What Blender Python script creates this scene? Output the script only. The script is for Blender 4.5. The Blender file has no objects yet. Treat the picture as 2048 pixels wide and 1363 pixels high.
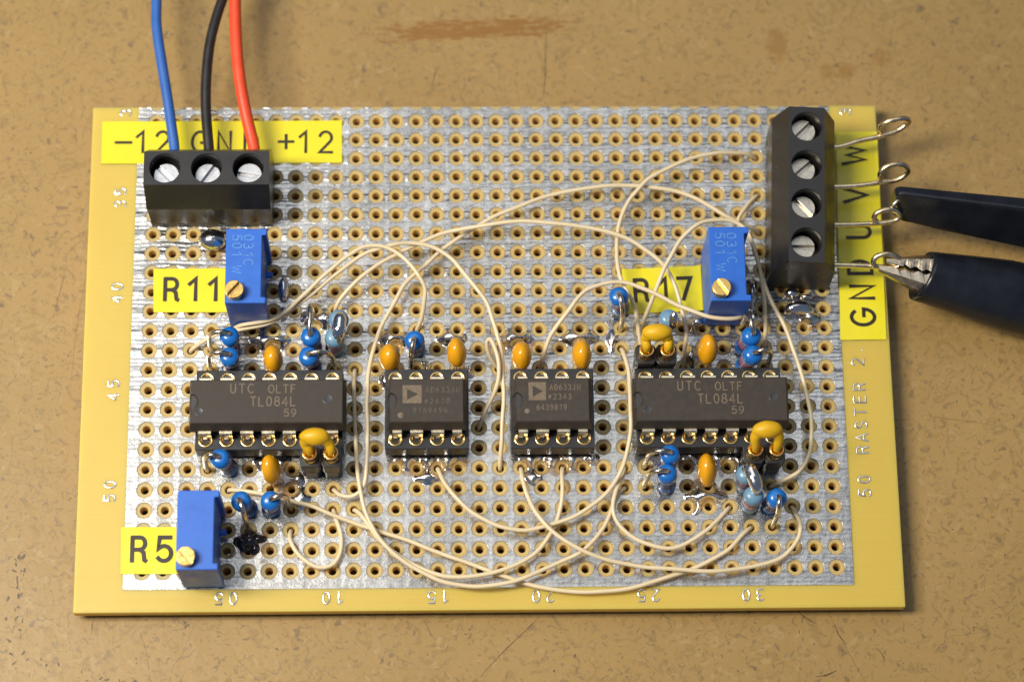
import bpy, bmesh, math, random
from mathutils import Vector, Matrix, noise

# ------------------------------------------------------------------ camera, world, lamps, exposure
S = 0.001                      # everything below is laid out in millimetres
P0 = 2.54                      # hole pitch
sc = bpy.context.scene
COL = sc.collection
PI = math.pi

cam = bpy.data.cameras.new('camera')
cam_ob = bpy.data.objects.new('camera', cam)
COL.objects.link(cam_ob)
cam_ob.location = (-5.438*S, -98.827*S, 304.925*S)
cam_ob.rotation_euler = (0.312826, -0.023396, -0.012682)
cam.sensor_width = 36.0
cam.lens = 5166.21/2048*36.0
cam.clip_start = 0.01
cam.clip_end = 20
cam.dof.use_dof = True
cam.dof.focus_distance = 0.3145
cam.dof.aperture_fstop = 17.0
sc.camera = cam_ob

w = bpy.data.worlds.new('World'); sc.world = w; w.use_nodes = True
bg = w.node_tree.nodes['Background']
bg.inputs[0].default_value = (0.078, 0.108, 0.165, 1)
bg.inputs[1].default_value = 1.0

def area_lamp(name, loc, target, size, power, color, shape='DISK'):
    l = bpy.data.lights.new(name, 'AREA'); l.shape = shape; l.size = size[0]; l.size_y = size[1]; l.energy = power; l.color = color
    o = bpy.data.objects.new(name, l); COL.objects.link(o); o.location = loc
    o.rotation_euler = (Vector(target)-Vector(loc)).to_track_quat('-Z', 'Y').to_euler()
    return o
area_lamp('desk_lamp', (-0.200, -0.020, 0.330), (0, 0, 0), (0.085, 0.17), 1.85, (1.0, 0.925, 0.80), 'RECTANGLE')
area_lamp('overhead_fill', (-0.12, 0.62, 1.20), (0, 0, 0), (0.95, 0.95), 3.0, (0.99, 0.985, 0.97), 'RECTANGLE')  # unseen soft fill, added for copper and pins to reflect

sc.view_settings.view_transform = 'Standard'
sc.view_settings.look = 'None'
sc.view_settings.exposure = 0.0
sc.view_settings.gamma = 1.0
sc.render.engine = 'CYCLES'
sc.cycles.max_bounces = 8

# ------------------------------------------------------------------ materials
def nodes(m):
    m.use_nodes = True
    nt = m.node_tree
    return nt, nt.nodes, nt.links, nt.nodes['Principled BSDF']
def mat(name, col, rough=0.5, metal=0.0, var=0.06, vscale=600, bump=0.0, bscale=2500, rvar=0.08, spec=None, coat=0.0, trans=0.0, alpha=1.0, sss=0.0, stretch=(1,1,1)):
    m = bpy.data.materials.new(name); nt, N, L, b = nodes(m)
    tc = N.new('ShaderNodeTexCoord'); mp = N.new('ShaderNodeMapping'); mp.inputs['Scale'].default_value = stretch
    L.new(tc.outputs['Object'], mp.inputs['Vector'])
    n = N.new('ShaderNodeTexNoise'); n.inputs['Scale'].default_value = vscale; n.inputs['Detail'].default_value = 5
    L.new(mp.outputs[0], n.inputs['Vector'])
    r = N.new('ShaderNodeMapRange'); r.inputs['From Min'].default_value = .25; r.inputs['From Max'].default_value = .75
    r.inputs['To Min'].default_value = 1-var*2; r.inputs['To Max'].default_value = 1+var*2
    L.new(n.outputs['Fac'], r.inputs['Value'])
    mx = N.new('ShaderNodeVectorMath'); mx.operation = 'SCALE'; mx.inputs[0].default_value = col
    L.new(r.outputs[0], mx.inputs['Scale']); L.new(mx.outputs[0], b.inputs['Base Color'])
    r2 = N.new('ShaderNodeMapRange'); r2.inputs['From Min'].default_value = .3; r2.inputs['From Max'].default_value = .7
    r2.inputs['To Min'].default_value = max(.02, rough-rvar); r2.inputs['To Max'].default_value = min(1, rough+rvar)
    L.new(n.outputs['Fac'], r2.inputs['Value']); L.new(r2.outputs[0], b.inputs['Roughness'])
    b.inputs['Metallic'].default_value = metal
    if spec is not None: b.inputs['Specular IOR Level'].default_value = spec
    if coat: b.inputs['Coat Weight'].default_value = coat; b.inputs['Coat Roughness'].default_value = .08
    if trans: b.inputs['Transmission Weight'].default_value = trans
    if sss:
        b.inputs['Subsurface Weight'].default_value = sss; b.inputs['Subsurface Radius'].default_value = (1, .7, .35); b.inputs['Subsurface Scale'].default_value = .0006
    b.inputs['Alpha'].default_value = alpha
    if bump:
        n2 = N.new('ShaderNodeTexNoise'); n2.inputs['Scale'].default_value = bscale; n2.inputs['Detail'].default_value = 4
        L.new(mp.outputs[0], n2.inputs['Vector'])
        bp = N.new('ShaderNodeBump'); bp.inputs['Strength'].default_value = 1; bp.inputs['Distance'].default_value = bump
        L.new(n2.outputs['Fac'], bp.inputs['Height']); L.new(bp.outputs[0], b.inputs['Normal'])
    return m

M = {}
M['blue_plastic'] = mat('blue_plastic', (.018, .135, .60), .42, bump=6e-6, bscale=9000, var=.05)
M['blue_worn'] = mat('blue_worn', (.03, .12, .48), .38, bump=8e-6, bscale=5000, var=.12)
M['brass'] = mat('brass', (.78, .50, .16), .28, 1.0, var=.10, vscale=2500, bump=5e-6, bscale=5000)
M['screw_steel'] = mat('screw_steel', (.60, .61, .64), .42, 1.0, var=.07, vscale=1800, bump=1e-5, bscale=3500)
M['screw_aged'] = mat('screw_aged', (.62, .57, .48), .36, 1.0, var=.16, vscale=1800, bump=1.6e-5, bscale=3500)
M['block_black'] = mat('block_black', (.019, .0175, .017), .34, bump=1.0e-5, bscale=8000, var=.1)
M['socket_black'] = mat('socket_black', (.022, .022, .025), .34, bump=5e-6, bscale=4000, var=.15)
M['ic_epoxy'] = mat('ic_epoxy', (.052, .042, .034), .55, spec=.32, bump=1.0e-5, bscale=9000, var=.10, vscale=1200)
M['ic_print'] = mat('ic_print', (.175, .132, .084), .6, var=.15, vscale=3000)
M['ic_dimple'] = mat('ic_dimple', (.040, .038, .040), .28)
M['gold'] = mat('gold', (.93, .66, .27), .20, 1.0, var=.06, vscale=2500, bump=4e-6, bscale=4000)
M['pin_tin'] = mat('pin_tin', (.93, .80, .57), .30, 1.0, var=.08, vscale=2500, bump=6e-6, bscale=4000)
M['lead_wire'] = mat('lead_wire', (.72, .63, .50), .26, 1.0, var=.12, vscale=2200, bump=5e-6, bscale=3000)
M['bare_wire'] = mat('bare_wire', (.92, .75, .47), .30, 1.0, var=.10, vscale=1500, bump=6e-6, bscale=2500)
M['solder_ball'] = mat('solder_ball', (.88, .85, .81), .15, 1.0, var=.06, vscale=1500, bump=6e-6, bscale=1500)
M['solder'] = mat('solder', (.88, .85, .81), .22, 1.0, var=.08, vscale=1500, bump=1.2e-5, bscale=1800)
M['burnt_flux'] = mat('burnt_flux', (.012, .009, .010), .12, 0.0, var=.3, bump=9e-5, bscale=1300, coat=.8)
M['flux'] = mat('flux', (.30, .13, .025), .10, 0.0, var=.3, vscale=900, alpha=.30, bump=1e-5, bscale=1200, spec=.6)
M['res_blue'] = mat('res_blue', (.010, .150, .52), .26, var=.05, bump=8e-6, bscale=2500, coat=.3)
M['res_pale'] = mat('res_pale', (.155, .30, .44), .30, var=.05, bump=8e-6, bscale=2500, coat=.2)
for k, c in dict(brown=(.10,.035,.015), red=(.38,.02,.015), black=(.012,.012,.014), orange=(.52,.13,.02), metal=(.55,.5,.45)).items():
    M['band_'+k] = mat('band_'+k, c, .3)
M['cap_yellow'] = mat('cap_yellow', (.80, .37, .008), .20, var=.05, vscale=350, bump=1.2e-5, bscale=900, coat=.35, sss=.12)
M['cap_dull'] = mat('cap_dull', (.80, .46, .010), .45, var=.06, vscale=350, bump=1.5e-5, bscale=1100)
M['label_yellow'] = mat('label_yellow', (.84, .73, .010), .30, var=.025, vscale=80, bump=6e-6, bscale=500)
M['label_print'] = mat('label_print', (.026, .014, .007), .5)
M['trim_print'] = mat('trim_print', (.10, .27, .62), .6, var=.3, vscale=4000)
M['cream_wire'] = mat('cream_wire', (.80, .66, .43), .36, var=.035, vscale=300, sss=.10)
M['cable_blue'] = mat('cable_blue', (.035, .135, .47), .42, var=.04)
M['cable_black'] = mat('cable_black', (.020, .018, .018), .42, var=.1)
M['cable_red'] = mat('cable_red', (.85, .082, .026), .40, var=.04)
M['boot_rubber'] = mat('boot_rubber', (.011, .013, .018), .27, var=.2, vscale=300, bump=1.2e-5, bscale=2500)
M['jaw_metal'] = mat('jaw_metal', (.60, .51, .39), .33, 1.0, var=.15, vscale=1500, bump=1.5e-5, bscale=2500)
M['tin_mark'] = mat('tin_mark', (.88, .86, .80), .22, 1.0, var=.08, vscale=2500, bump=1.2e-5, bscale=2500)
M['scratch'] = mat('scratch', (.115, .062, .022), .6, var=.3, vscale=2000)
M['scratch_faint'] = mat('scratch_faint', (.215, .135, .046), .6, var=.3, vscale=2000)
M['ic_print_worn'] = mat('ic_print_worn', (.112, .088, .062), .6, var=.2, vscale=3000)
M['chip_dark'] = mat('chip_dark', (.130, .088, .050), .55, var=.4, vscale=2500)

def laminate_mat():
    m = bpy.data.materials.new('laminate'); nt, N, L, b = nodes(m)
    tc = N.new('ShaderNodeTexCoord')
    mp = N.new('ShaderNodeMapping'); mp.inputs['Scale'].default_value = (60, 3500, 60); L.new(tc.outputs['Object'], mp.inputs[0])
    n1 = N.new('ShaderNodeTexNoise'); n1.inputs['Scale'].default_value = 1; n1.inputs['Detail'].default_value = 2; L.new(mp.outputs[0], n1.inputs[0])
    n2 = N.new('ShaderNodeTexNoise'); n2.inputs['Scale'].default_value = 45; n2.inputs['Detail'].default_value = 4; L.new(tc.outputs['Object'], n2.inputs[0])
    a = N.new('ShaderNodeMath'); a.operation = 'MULTIPLY_ADD'; a.inputs[1].default_value = .35; L.new(n1.outputs[0], a.inputs[0]); L.new(n2.outputs[0], a.inputs[2])
    cr = N.new('ShaderNodeValToRGB'); L.new(a.outputs[0], cr.inputs[0])
    cr.color_ramp.elements[0].position = .35; cr.color_ramp.elements[0].color = (.645, .468, .074, 1)
    cr.color_ramp.elements[1].position = .95; cr.color_ramp.elements[1].color = (.715, .535, .100, 1)
    sx = N.new('ShaderNodeSeparateXYZ'); L.new(tc.outputs['Object'], sx.inputs[0])
    def inside(o, c, h):
        s1 = N.new('ShaderNodeMath'); s1.operation = 'SUBTRACT'; L.new(o, s1.inputs[0]); s1.inputs[1].default_value = c
        s2 = N.new('ShaderNodeMath'); s2.operation = 'ABSOLUTE'; L.new(s1.outputs[0], s2.inputs[0])
        s3 = N.new('ShaderNodeMath'); s3.operation = 'LESS_THAN'; L.new(s2.outputs[0], s3.inputs[0]); s3.inputs[1].default_value = h; return s3.outputs[0]
    pr = N.new('ShaderNodeMath'); pr.operation = 'MULTIPLY'; L.new(inside(sx.outputs[0], -.0001, .0440), pr.inputs[0]); L.new(inside(sx.outputs[1], .0052, .0346), pr.inputs[1])
    mc = N.new('ShaderNodeMix'); mc.data_type = 'RGBA'; mc.blend_type = 'MULTIPLY'; L.new(pr.outputs[0], mc.inputs[0]); L.new(cr.outputs[0], mc.inputs[6]); mc.inputs[7].default_value = (1.0, .91, 1.92, 1)
    L.new(mc.outputs[2], b.inputs['Base Color'])
    b.inputs['Roughness'].default_value = .42
    b.inputs['Subsurface Weight'].default_value = .85; b.inputs['Subsurface Radius'].default_value = (1, .75, .3); b.inputs['Subsurface Scale'].default_value = .0020
    bp = N.new('ShaderNodeBump'); bp.inputs['Distance'].default_value = 4e-6; L.new(n1.outputs[0], bp.inputs['Height']); L.new(bp.outputs[0], b.inputs['Normal'])
    return m
M['laminate'] = laminate_mat()

def copper_mat():
    m = bpy.data.materials.new('tinned_copper'); nt, N, L, b = nodes(m)
    tc = N.new('ShaderNodeTexCoord')
    def noise_n(scale, stretch, detail=4, dist=0.0):
        mp = N.new('ShaderNodeMapping'); mp.inputs['Scale'].default_value = stretch; L.new(tc.outputs['Object'], mp.inputs[0])
        n = N.new('ShaderNodeTexNoise'); n.inputs['Scale'].default_value = scale; n.inputs['Detail'].default_value = detail; n.inputs['Distortion'].default_value = dist
        L.new(mp.outputs[0], n.inputs[0]); return n.outputs['Fac']
    def math_n(op, a, bb=None, c=None):
        n = N.new('ShaderNodeMath'); n.operation = op
        for i, v in enumerate((a, bb, c)):
            if v is None: continue
            if isinstance(v, (int, float)): n.inputs[i].default_value = v
            else: L.new(v, n.inputs[i])
        return n.outputs[0]
    sep = N.new('ShaderNodeSeparateXYZ'); L.new(tc.outputs['Object'], sep.inputs[0])
    Y, X = sep.outputs[1], sep.outputs[0]
    ridge = noise_n(1, (380, 1500, 1), 3, .4)            # long ripples left by the tinning rollers
    fine = noise_n(5200, (1, 1, 1), 5)
    mid = noise_n(1500, (1, 1, 1), 4)
    wob = noise_n(420, (1, 1, 1), 2)
    # one raised crest midway between hole rows
    ph = math_n('MULTIPLY_ADD', Y, 2*PI/.00254, math_n('MULTIPLY', wob, 2.4))
    crest = math_n('POWER', math_n('MULTIPLY_ADD', math_n('SINE', ph), .5, .5), 4.0)
    vcrest = math_n('POWER', math_n('MULTIPLY_ADD', math_n('SINE', math_n('MULTIPLY_ADD', X, 2*PI/.00254, math_n('MULTIPLY', wob, 1.5))), .5, .5), 6.0)
    up = N.new('ShaderNodeMapRange'); up.inputs['From Min'].default_value = -.012; up.inputs['From Max'].default_value = .004; L.new(Y, up.inputs['Value'])
    warp = noise_n(1, (260, 700, 1), 3)
    ripple = math_n('SINE', math_n('MULTIPLY_ADD', Y, 2*PI/.00058, math_n('MULTIPLY', warp, 9.0)))
    h = math_n('MULTIPLY', math_n('ADD', math_n('MULTIPLY_ADD', ripple, .12, math_n('MULTIPLY', ridge, .95)), math_n('MULTIPLY', crest, .85)), math_n('MULTIPLY_ADD', up.outputs[0], .86, .14))
    h = math_n('ADD', h, math_n('MULTIPLY_ADD', mid, .30, math_n('MULTIPLY_ADD', fine, .085, math_n('MULTIPLY', vcrest, .07))))
    bp = N.new('ShaderNodeBump'); bp.inputs['Distance'].default_value = 1.05e-4; L.new(h, bp.inputs['Height']); L.new(bp.outputs[0], b.inputs['Normal'])
    b.inputs['Metallic'].default_value = 1
    big = noise_n(70, (1, 1, 1), 5)
    cr = N.new('ShaderNodeValToRGB'); L.new(math_n('MULTIPLY_ADD', mid, .5, math_n('MULTIPLY', big, .5)), cr.inputs[0])
    cr.color_ramp.elements[0].position = .36; cr.color_ramp.elements[0].color = (.36, .352, .335, 1)
    cr.color_ramp.elements[1].position = .62; cr.color_ramp.elements[1].color = (.66, .648, .62, 1)
    L.new(cr.outputs[0], b.inputs['Base Color'])
    r = N.new('ShaderNodeMapRange'); r.inputs['From Min'].default_value = .3; r.inputs['From Max'].default_value = .7; r.inputs['To Min'].default_value = .20; r.inputs['To Max'].default_value = .36
    L.new(fine, r.inputs['Value']); L.new(r.outputs[0], b.inputs['Roughness'])
    return m
M['copper'] = copper_mat()

def table_mat():
    m = bpy.data.materials.new('worn_bench_lacquer'); nt, N, L, b = nodes(m)
    tc = N.new('ShaderNodeTexCoord')
    def nz(scale, detail=4, dist=0.0, off=(0,0,0), st=(1,1,1)):
        mp = N.new('ShaderNodeMapping'); mp.inputs['Location'].default_value = off; mp.inputs['Scale'].default_value = st; L.new(tc.outputs['Object'], mp.inputs[0])
        n = N.new('ShaderNodeTexNoise'); n.inputs['Scale'].default_value = scale; n.inputs['Detail'].default_value = detail; n.inputs['Distortion'].default_value = dist
        L.new(mp.outputs[0], n.inputs[0]); return n.outputs['Fac']
    def mt(op, a, bb=None, c=None, clamp=False):
        n = N.new('ShaderNodeMath'); n.operation = op; n.use_clamp = clamp
        for i, v in enumerate((a, bb, c)):
            if v is None: continue
            if isinstance(v, (int, float)): n.inputs[i].default_value = v
            else: L.new(v, n.inputs[i])
        return n.outputs[0]
    def ss(v, lo, hi):
        r = N.new('ShaderNodeMapRange'); r.interpolation_type = 'SMOOTHSTEP'; r.inputs['From Min'].default_value = lo; r.inputs['From Max'].default_value = hi
        L.new(v, r.inputs['Value']); return r.outputs[0]
    def mixc(fac, a, col):
        n = N.new('ShaderNodeMix'); n.data_type = 'RGBA'
        L.new(fac, n.inputs[0]); L.new(a, n.inputs[6]); n.inputs[7].default_value = col; return n.outputs[2]
    cloud = nz(22, 4)
    cr = N.new('ShaderNodeValToRGB'); L.new(cloud, cr.inputs[0])
    cr.color_ramp.elements[0].position = .3; cr.color_ramp.elements[0].color = (.330, .208, .066, 1)
    cr.color_ramp.elements[1].position = .7; cr.color_ramp.elements[1].color = (.395, .252, .086, 1)
    c = cr.outputs[0]
    fine = nz(1400, 5)
    # worm-like grain: thin level lines of a noise field, broken up by a second one
    wl = ss(nz(430, 1.5, 2.6), .545, .64)
    c = mixc(mt('MULTIPLY', wl, .34), c, (.215, .140, .045, 1))
    wl2 = ss(nz(520, 2, 3.2, (5, 1, 2)), .585, .67)
    c = mixc(mt('MULTIPLY', wl2, .50), c, (.165, .115, .062, 1))
    lt = ss(nz(380, 2, 2.2, (8, 3, 1)), .60, .70)
    c = mixc(mt('MULTIPLY', lt, .30), c, (.480, .340, .160, 1))
    # grey dirt specks
    sp = ss(nz(620, 3, .3, (1, 4, 4)), .655, .71)
    c = mixc(mt('MULTIPLY', sp, .55), c, (.120, .085, .055, 1))
    sep = N.new('ShaderNodeSeparateXYZ'); L.new(tc.outputs['Object'], sep.inputs[0])
    X, Y = sep.outputs[0], sep.outputs[1]
    # rusty rubbed-off marks behind the board
    def patch(cx, cy, rx, ry, lo, hi, scale, st, rot=0.0):
        dx = mt('SUBTRACT', X, cx); dy = mt('SUBTRACT', mt('SUBTRACT', Y, cy), mt('MULTIPLY', dx, rot))
        d = mt('SQRT', mt('ADD', mt('POWER', mt('ABSOLUTE', mt('DIVIDE', dx, rx)), 4.0), mt('POWER', mt('ABSOLUTE', mt('DIVIDE', dy, ry)), 4.0)))
        return ss(mt('SUBTRACT', nz(scale, 3, .2, (cx*300, 0, 0), st), mt('MULTIPLY', d, .34)), lo, hi)
    rust = patch(-.0013, .0435, .0150, .0017, .22, .40, 1, (520, 2100, 1), .055)
    for a in ((.0383, .0411, .0015, .0022, .06, .50, 1, (500, 500, 1)), (.0457, .0374, .0026, .0012, .06, .50, 1, (500, 500, 1)), (.0518, .0400, .0018, .0030, .16, .75, 1, (500, 500, 1))):
        rust = mt('MAXIMUM', rust, mt('MULTIPLY', patch(*a), .62))
    c = mixc(mt('MULTIPLY', mt('MULTIPLY', rust, ss(nz(900, 3, .5, (2, 2, 0), (.5, 1, 1)), .26, .46)), .92), c, (.265, .122, .020, 1))
    L.new(c, b.inputs['Base Color'])
    ro = N.new('ShaderNodeMapRange'); ro.inputs['To Min'].default_value = .30; ro.inputs['To Max'].default_value = .52; L.new(cloud, ro.inputs['Value']); L.new(ro.outputs[0], b.inputs['Roughness'])
    b.inputs['Specular IOR Level'].default_value = .4
    hgt = mt('MULTIPLY', nz(300, 3, .8), 1.0)
    hgt = mt('ADD', hgt, mt('MULTIPLY', fine, .15))
    bp = N.new('ShaderNodeBump'); bp.inputs['Distance'].default_value = 5.5e-5; L.new(hgt, bp.inputs['Height']); L.new(bp.outputs[0], b.inputs['Normal'])
    return m
M['table'] = table_mat()

# ------------------------------------------------------------------ mesh helpers (all in mm)
def hx(c): return (c-17.5)*P0
def hy(r): return (42.5-r)*P0
class MB:
    def __init__(s): s.v = []; s.f = []; s.sm = []
    def add(s, vs, fs, smooth=False):
        k = len(s.v); s.v += [tuple(v) for v in vs]
        for f in fs: s.f.append([i+k for i in f]); s.sm.append(smooth)
        return s
    def build(s, name, material, parent=None, loc=None, props=None):
        me = bpy.data.meshes.new(name)
        o = (0,0,0)
        if parent is not None: o = tuple(parent['_o'])
        elif loc is not None: o = loc
        me.from_pydata([((v[0]-o[0])*S, (v[1]-o[1])*S, (v[2]-o[2])*S) for v in s.v], [], s.f)
        me.polygons.foreach_set('use_smooth', s.sm)
        me.materials.append(M[material]); me.update()
        ob = bpy.data.objects.new(name, me); COL.objects.link(ob)
        if parent is not None: ob.parent = parent
        elif loc is not None: ob.location = [c*S for c in loc]
        ob['_o'] = o
        return ob
def fix_normals(ob):
    bm = bmesh.new(); bm.from_mesh(ob.data); bmesh.ops.recalc_face_normals(bm, faces=bm.faces); bm.to_mesh(ob.data); bm.free()
    return ob
def empty(name, loc, label=None, cat=None, group=None):
    o = bpy.data.objects.new(name, None); COL.objects.link(o); o.empty_display_size = .001
    o.location = [c*S for c in loc]; o['_o'] = loc
    tag(o, label, cat, group); return o
def tag(o, label=None, cat=None, group=None, kind=None):
    if label: o['label'] = label
    if cat: o['category'] = cat
    if group: o['group'] = group
    if kind: o['kind'] = kind
    return o

def frames(pts):
    pts = [Vector(p) for p in pts]; n = len(pts); T = []
    for i in range(n):
        a = pts[max(0, i-1)]; b = pts[min(n-1, i+1)]; T.append((b-a).normalized())
    up = Vector((0,0,1)) if abs(T[0].z) < .9 else Vector((0,1,0))
    u = (up - T[0]*up.dot(T[0])).normalized(); U = [u]
    for i in range(1, n):
        u = U[-1] - T[i]*U[-1].dot(T[i])
        if u.length < 1e-6: u = T[i].orthogonal()
        U.append(u.normalized())
    return pts, T, U
def tube(mb, pts, r, n=10, cap=True):
    pts, T, U = frames(pts); m = len(pts); vs = []; fs = []
    rr = r if isinstance(r, (list, tuple)) else [r]*m
    for p, t, u, q in zip(pts, T, U, rr):
        v = t.cross(u)
        for k in range(n):
            a = 2*PI*k/n; vs.append(p + (u*math.cos(a)+v*math.sin(a))*q)
    for i in range(m-1):
        for k in range(n):
            fs.append((i*n+k, i*n+(k+1) % n, (i+1)*n+(k+1) % n, (i+1)*n+k))
    mb.add(vs, fs, True)
    if cap: mb.add([vs[k] for k in range(n)], [tuple(reversed(range(n)))]); mb.add([vs[(m-1)*n+k] for k in range(n)], [tuple(range(n))])
def spline(ctrl, step=.45):
    P = [Vector(p) for p in ctrl]; out = []
    for i in range(len(P)-1):
        a = P[i-1] if i > 0 else P[i]*2-P[i+1]; b = P[i]; c = P[i+1]; d = P[i+2] if i+2 < len(P) else P[i+1]*2-P[i]
        L = (c-b).length; k = max(2, int(L/step))
        t0 = 0; t1 = t0+max(1e-4, (b-a).length**.5); t2 = t1+max(1e-4, L**.5); t3 = t2+max(1e-4, (d-c).length**.5)
        for j in range(k):
            t = t1+(t2-t1)*j/k
            A1 = a*((t1-t)/(t1-t0))+b*((t-t0)/(t1-t0)); A2 = b*((t2-t)/(t2-t1))+c*((t-t1)/(t2-t1)); A3 = c*((t3-t)/(t3-t2))+d*((t-t2)/(t3-t2))
            B1 = A1*((t2-t)/(t2-t0))+A2*((t-t0)/(t2-t0)); B2 = A2*((t3-t)/(t3-t1))+A3*((t-t1)/(t3-t1))
            out.append(B1*((t2-t)/(t2-t1))+B2*((t-t1)/(t2-t1)))
    out.append(P[-1]); return out
def lathe(mb, prof, base=(0,0,0), axis=(0,0,1), n=24, smooth=True):
    ax = Vector(axis).normalized(); q = Vector((0,0,1)).rotation_difference(ax); b = Vector(base); vs = []; fs = []
    for r, z in prof:
        for k in range(n):
            a = 2*PI*k/n; vs.append(b + q @ Vector((r*math.cos(a), r*math.sin(a), z)))
    for i in range(len(prof)-1):
        for k in range(n):
            fs.append((i*n+k, i*n+(k+1) % n, (i+1)*n+(k+1) % n, (i+1)*n+k))
    mb.add(vs, fs, smooth)
def box(mb, x0, x1, y0, y1, z0, z1, bev=0.0, seg=2):
    bm = bmesh.new(); bmesh.ops.create_cube(bm, size=1)
    for v in bm.verts: v.co = Vector(((x0+x1)/2+v.co.x*(x1-x0), (y0+y1)/2+v.co.y*(y1-y0), (z0+z1)/2+v.co.z*(z1-z0)))
    if bev: bmesh.ops.bevel(bm, geom=list(bm.edges), offset=bev, segments=seg, profile=.5, affect='EDGES')
    bm.verts.index_update(); mb.add([v.co.copy() for v in bm.verts], [[v.index for v in f.verts] for f in bm.faces]); bm.free()
def bm_into(mb, bm, smooth=False):
    bm.verts.index_update(); mb.add([v.co.copy() for v in bm.verts], [[v.index for v in f.verts] for f in bm.faces], smooth); bm.free()
def prism(mb, outline, z0, z1, bev=0.0):
    bm = bmesh.new(); f = bm.faces.new([bm.verts.new((x, y, z0)) for x, y in outline])
    r = bmesh.ops.extrude_face_region(bm, geom=[f])
    for v in [g for g in r['geom'] if isinstance(g, bmesh.types.BMVert)]: v.co.z = z1
    bmesh.ops.recalc_face_normals(bm, faces=bm.faces)
    if bev: bmesh.ops.bevel(bm, geom=list(bm.edges), offset=bev, segments=2, profile=.5, affect='EDGES')
    bm_into(mb, bm)
def rect_ring(x0, x1, y0, y1, n):
    """n points (n % 8 == 0) round a rectangle, starting at angle 0, corners included"""
    out = []; q = n//4; h = n//8
    cs = [(x1, y1), (x0, y1), (x0, y0), (x1, y0)]
    for k in range(n):
        kk = (k - h) % n; s, j = divmod(kk, q); t = j/q
        a, b = cs[s], cs[(s+1) % 4]; out.append((a[0]+(b[0]-a[0])*t, a[1]+(b[1]-a[1])*t))
    return out

# ------------------------------------------------------------------ stroke lettering
def arc(cx, cy, rx, ry, a0, a1, n=12):
    return [(cx+rx*math.cos(math.radians(a0+(a1-a0)*i/n)), cy+ry*math.sin(math.radians(a0+(a1-a0)*i/n))) for i in range(n+1)]
EL = lambda cx, cy, rx, ry: arc(cx, cy, rx, ry, 90, 450, 20)
G = {
 '0': [EL(.31,.5,.28,.5)], '1': [[(.10,.74),(.38,1.0),(.38,0)]], '2': [arc(.31,.71,.27,.29,165,-35,10)+[(.04,.0),(.60,.0)]],
 '3': [arc(.30,.74,.25,.26,150,-85), arc(.30,.26,.29,.27,85,-150)], '4': [[(.46,0),(.46,1),(.02,.30),(.64,.30)]],
 '5': [[(.56,1),(.10,1),(.05,.52)]+arc(.29,.32,.30,.32,125,-145)], '6': [EL(.31,.31,.28,.31), arc(.56,.33,.53,.67,178,95,8)],
 '7': [[(.02,1),(.60,1),(.24,0)]], '8': [EL(.31,.76,.23,.24), EL(.31,.27,.29,.27)], '9': [EL(.31,.69,.28,.31), arc(.06,.67,.53,.67,-2,-85,8)],
 'A': [[(0,0),(.33,1),(.66,0)],[(.12,.34),(.54,.34)]], 'C': [arc(.36,.5,.34,.5,48,312,16)], 'D': [[(.05,0),(.05,1)]+arc(.22,.5,.40,.5,90,-90,12)+[(.05,0)]],
 'E': [[(.56,1),(.05,1),(.05,0),(.58,0)],[(.05,.53),(.48,.53)]], 'F': [[(.56,1),(.05,1),(.05,0)],[(.05,.53),(.48,.53)]],
 'G': [arc(.38,.5,.36,.5,45,352,18)+[(.74,.46),(.42,.46)]], 'J': [[(.42,1),(.42,.25)]+arc(.22,.24,.20,.24,0,-170,8)], 'L': [[(.05,1),(.05,0),(.55,0)]],
 'N': [[(.05,0),(.05,1),(.60,0),(.60,1)]], 'O': [EL(.36,.5,.34,.5)], 'R': [[(.05,0),(.05,1)],[(.05,1),(.36,1)]+arc(.36,.74,.22,.26,90,-90,8)+[(.05,.48)],[(.36,.48),(.52,.36),(.56,.04),(.62,0)]],
 'S': [arc(.31,.74,.25,.26,35,270,10)+arc(.31,.25,.28,.25,90,-145,10)[1:]], 'T': [[(0,1),(.60,1)],[(.30,1),(.30,0)]], 'U': [[(.05,1),(.05,.30)]+arc(.32,.30,.27,.30,180,360,10)+[(.59,1)]],
 'V': [[(0,1),(.32,0),(.64,1)]], 'W': [[(0,1),(.20,0),(.42,.8),(.64,0),(.84,1)]], '+': [[(0,.42),(.66,.42)],[(.33,.09),(.33,.75)]], '-': [[(0,.42),(.70,.42)]],
 '.': [[(.08,.02),(.12,.06)]], '#': [[(.1,.1),(.25,.8)],[(.35,.1),(.5,.8)],[(.05,.35),(.55,.35)],[(.08,.6),(.58,.6)]], ' ': [],
}
GW = {'A':.66,'G':.74,'N':.65,'O':.72,'W':.84,'D':.62,'V':.64,'T':.6,'1':.48,'C':.68,'+':.66,'-':.7,'.':.2}
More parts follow.
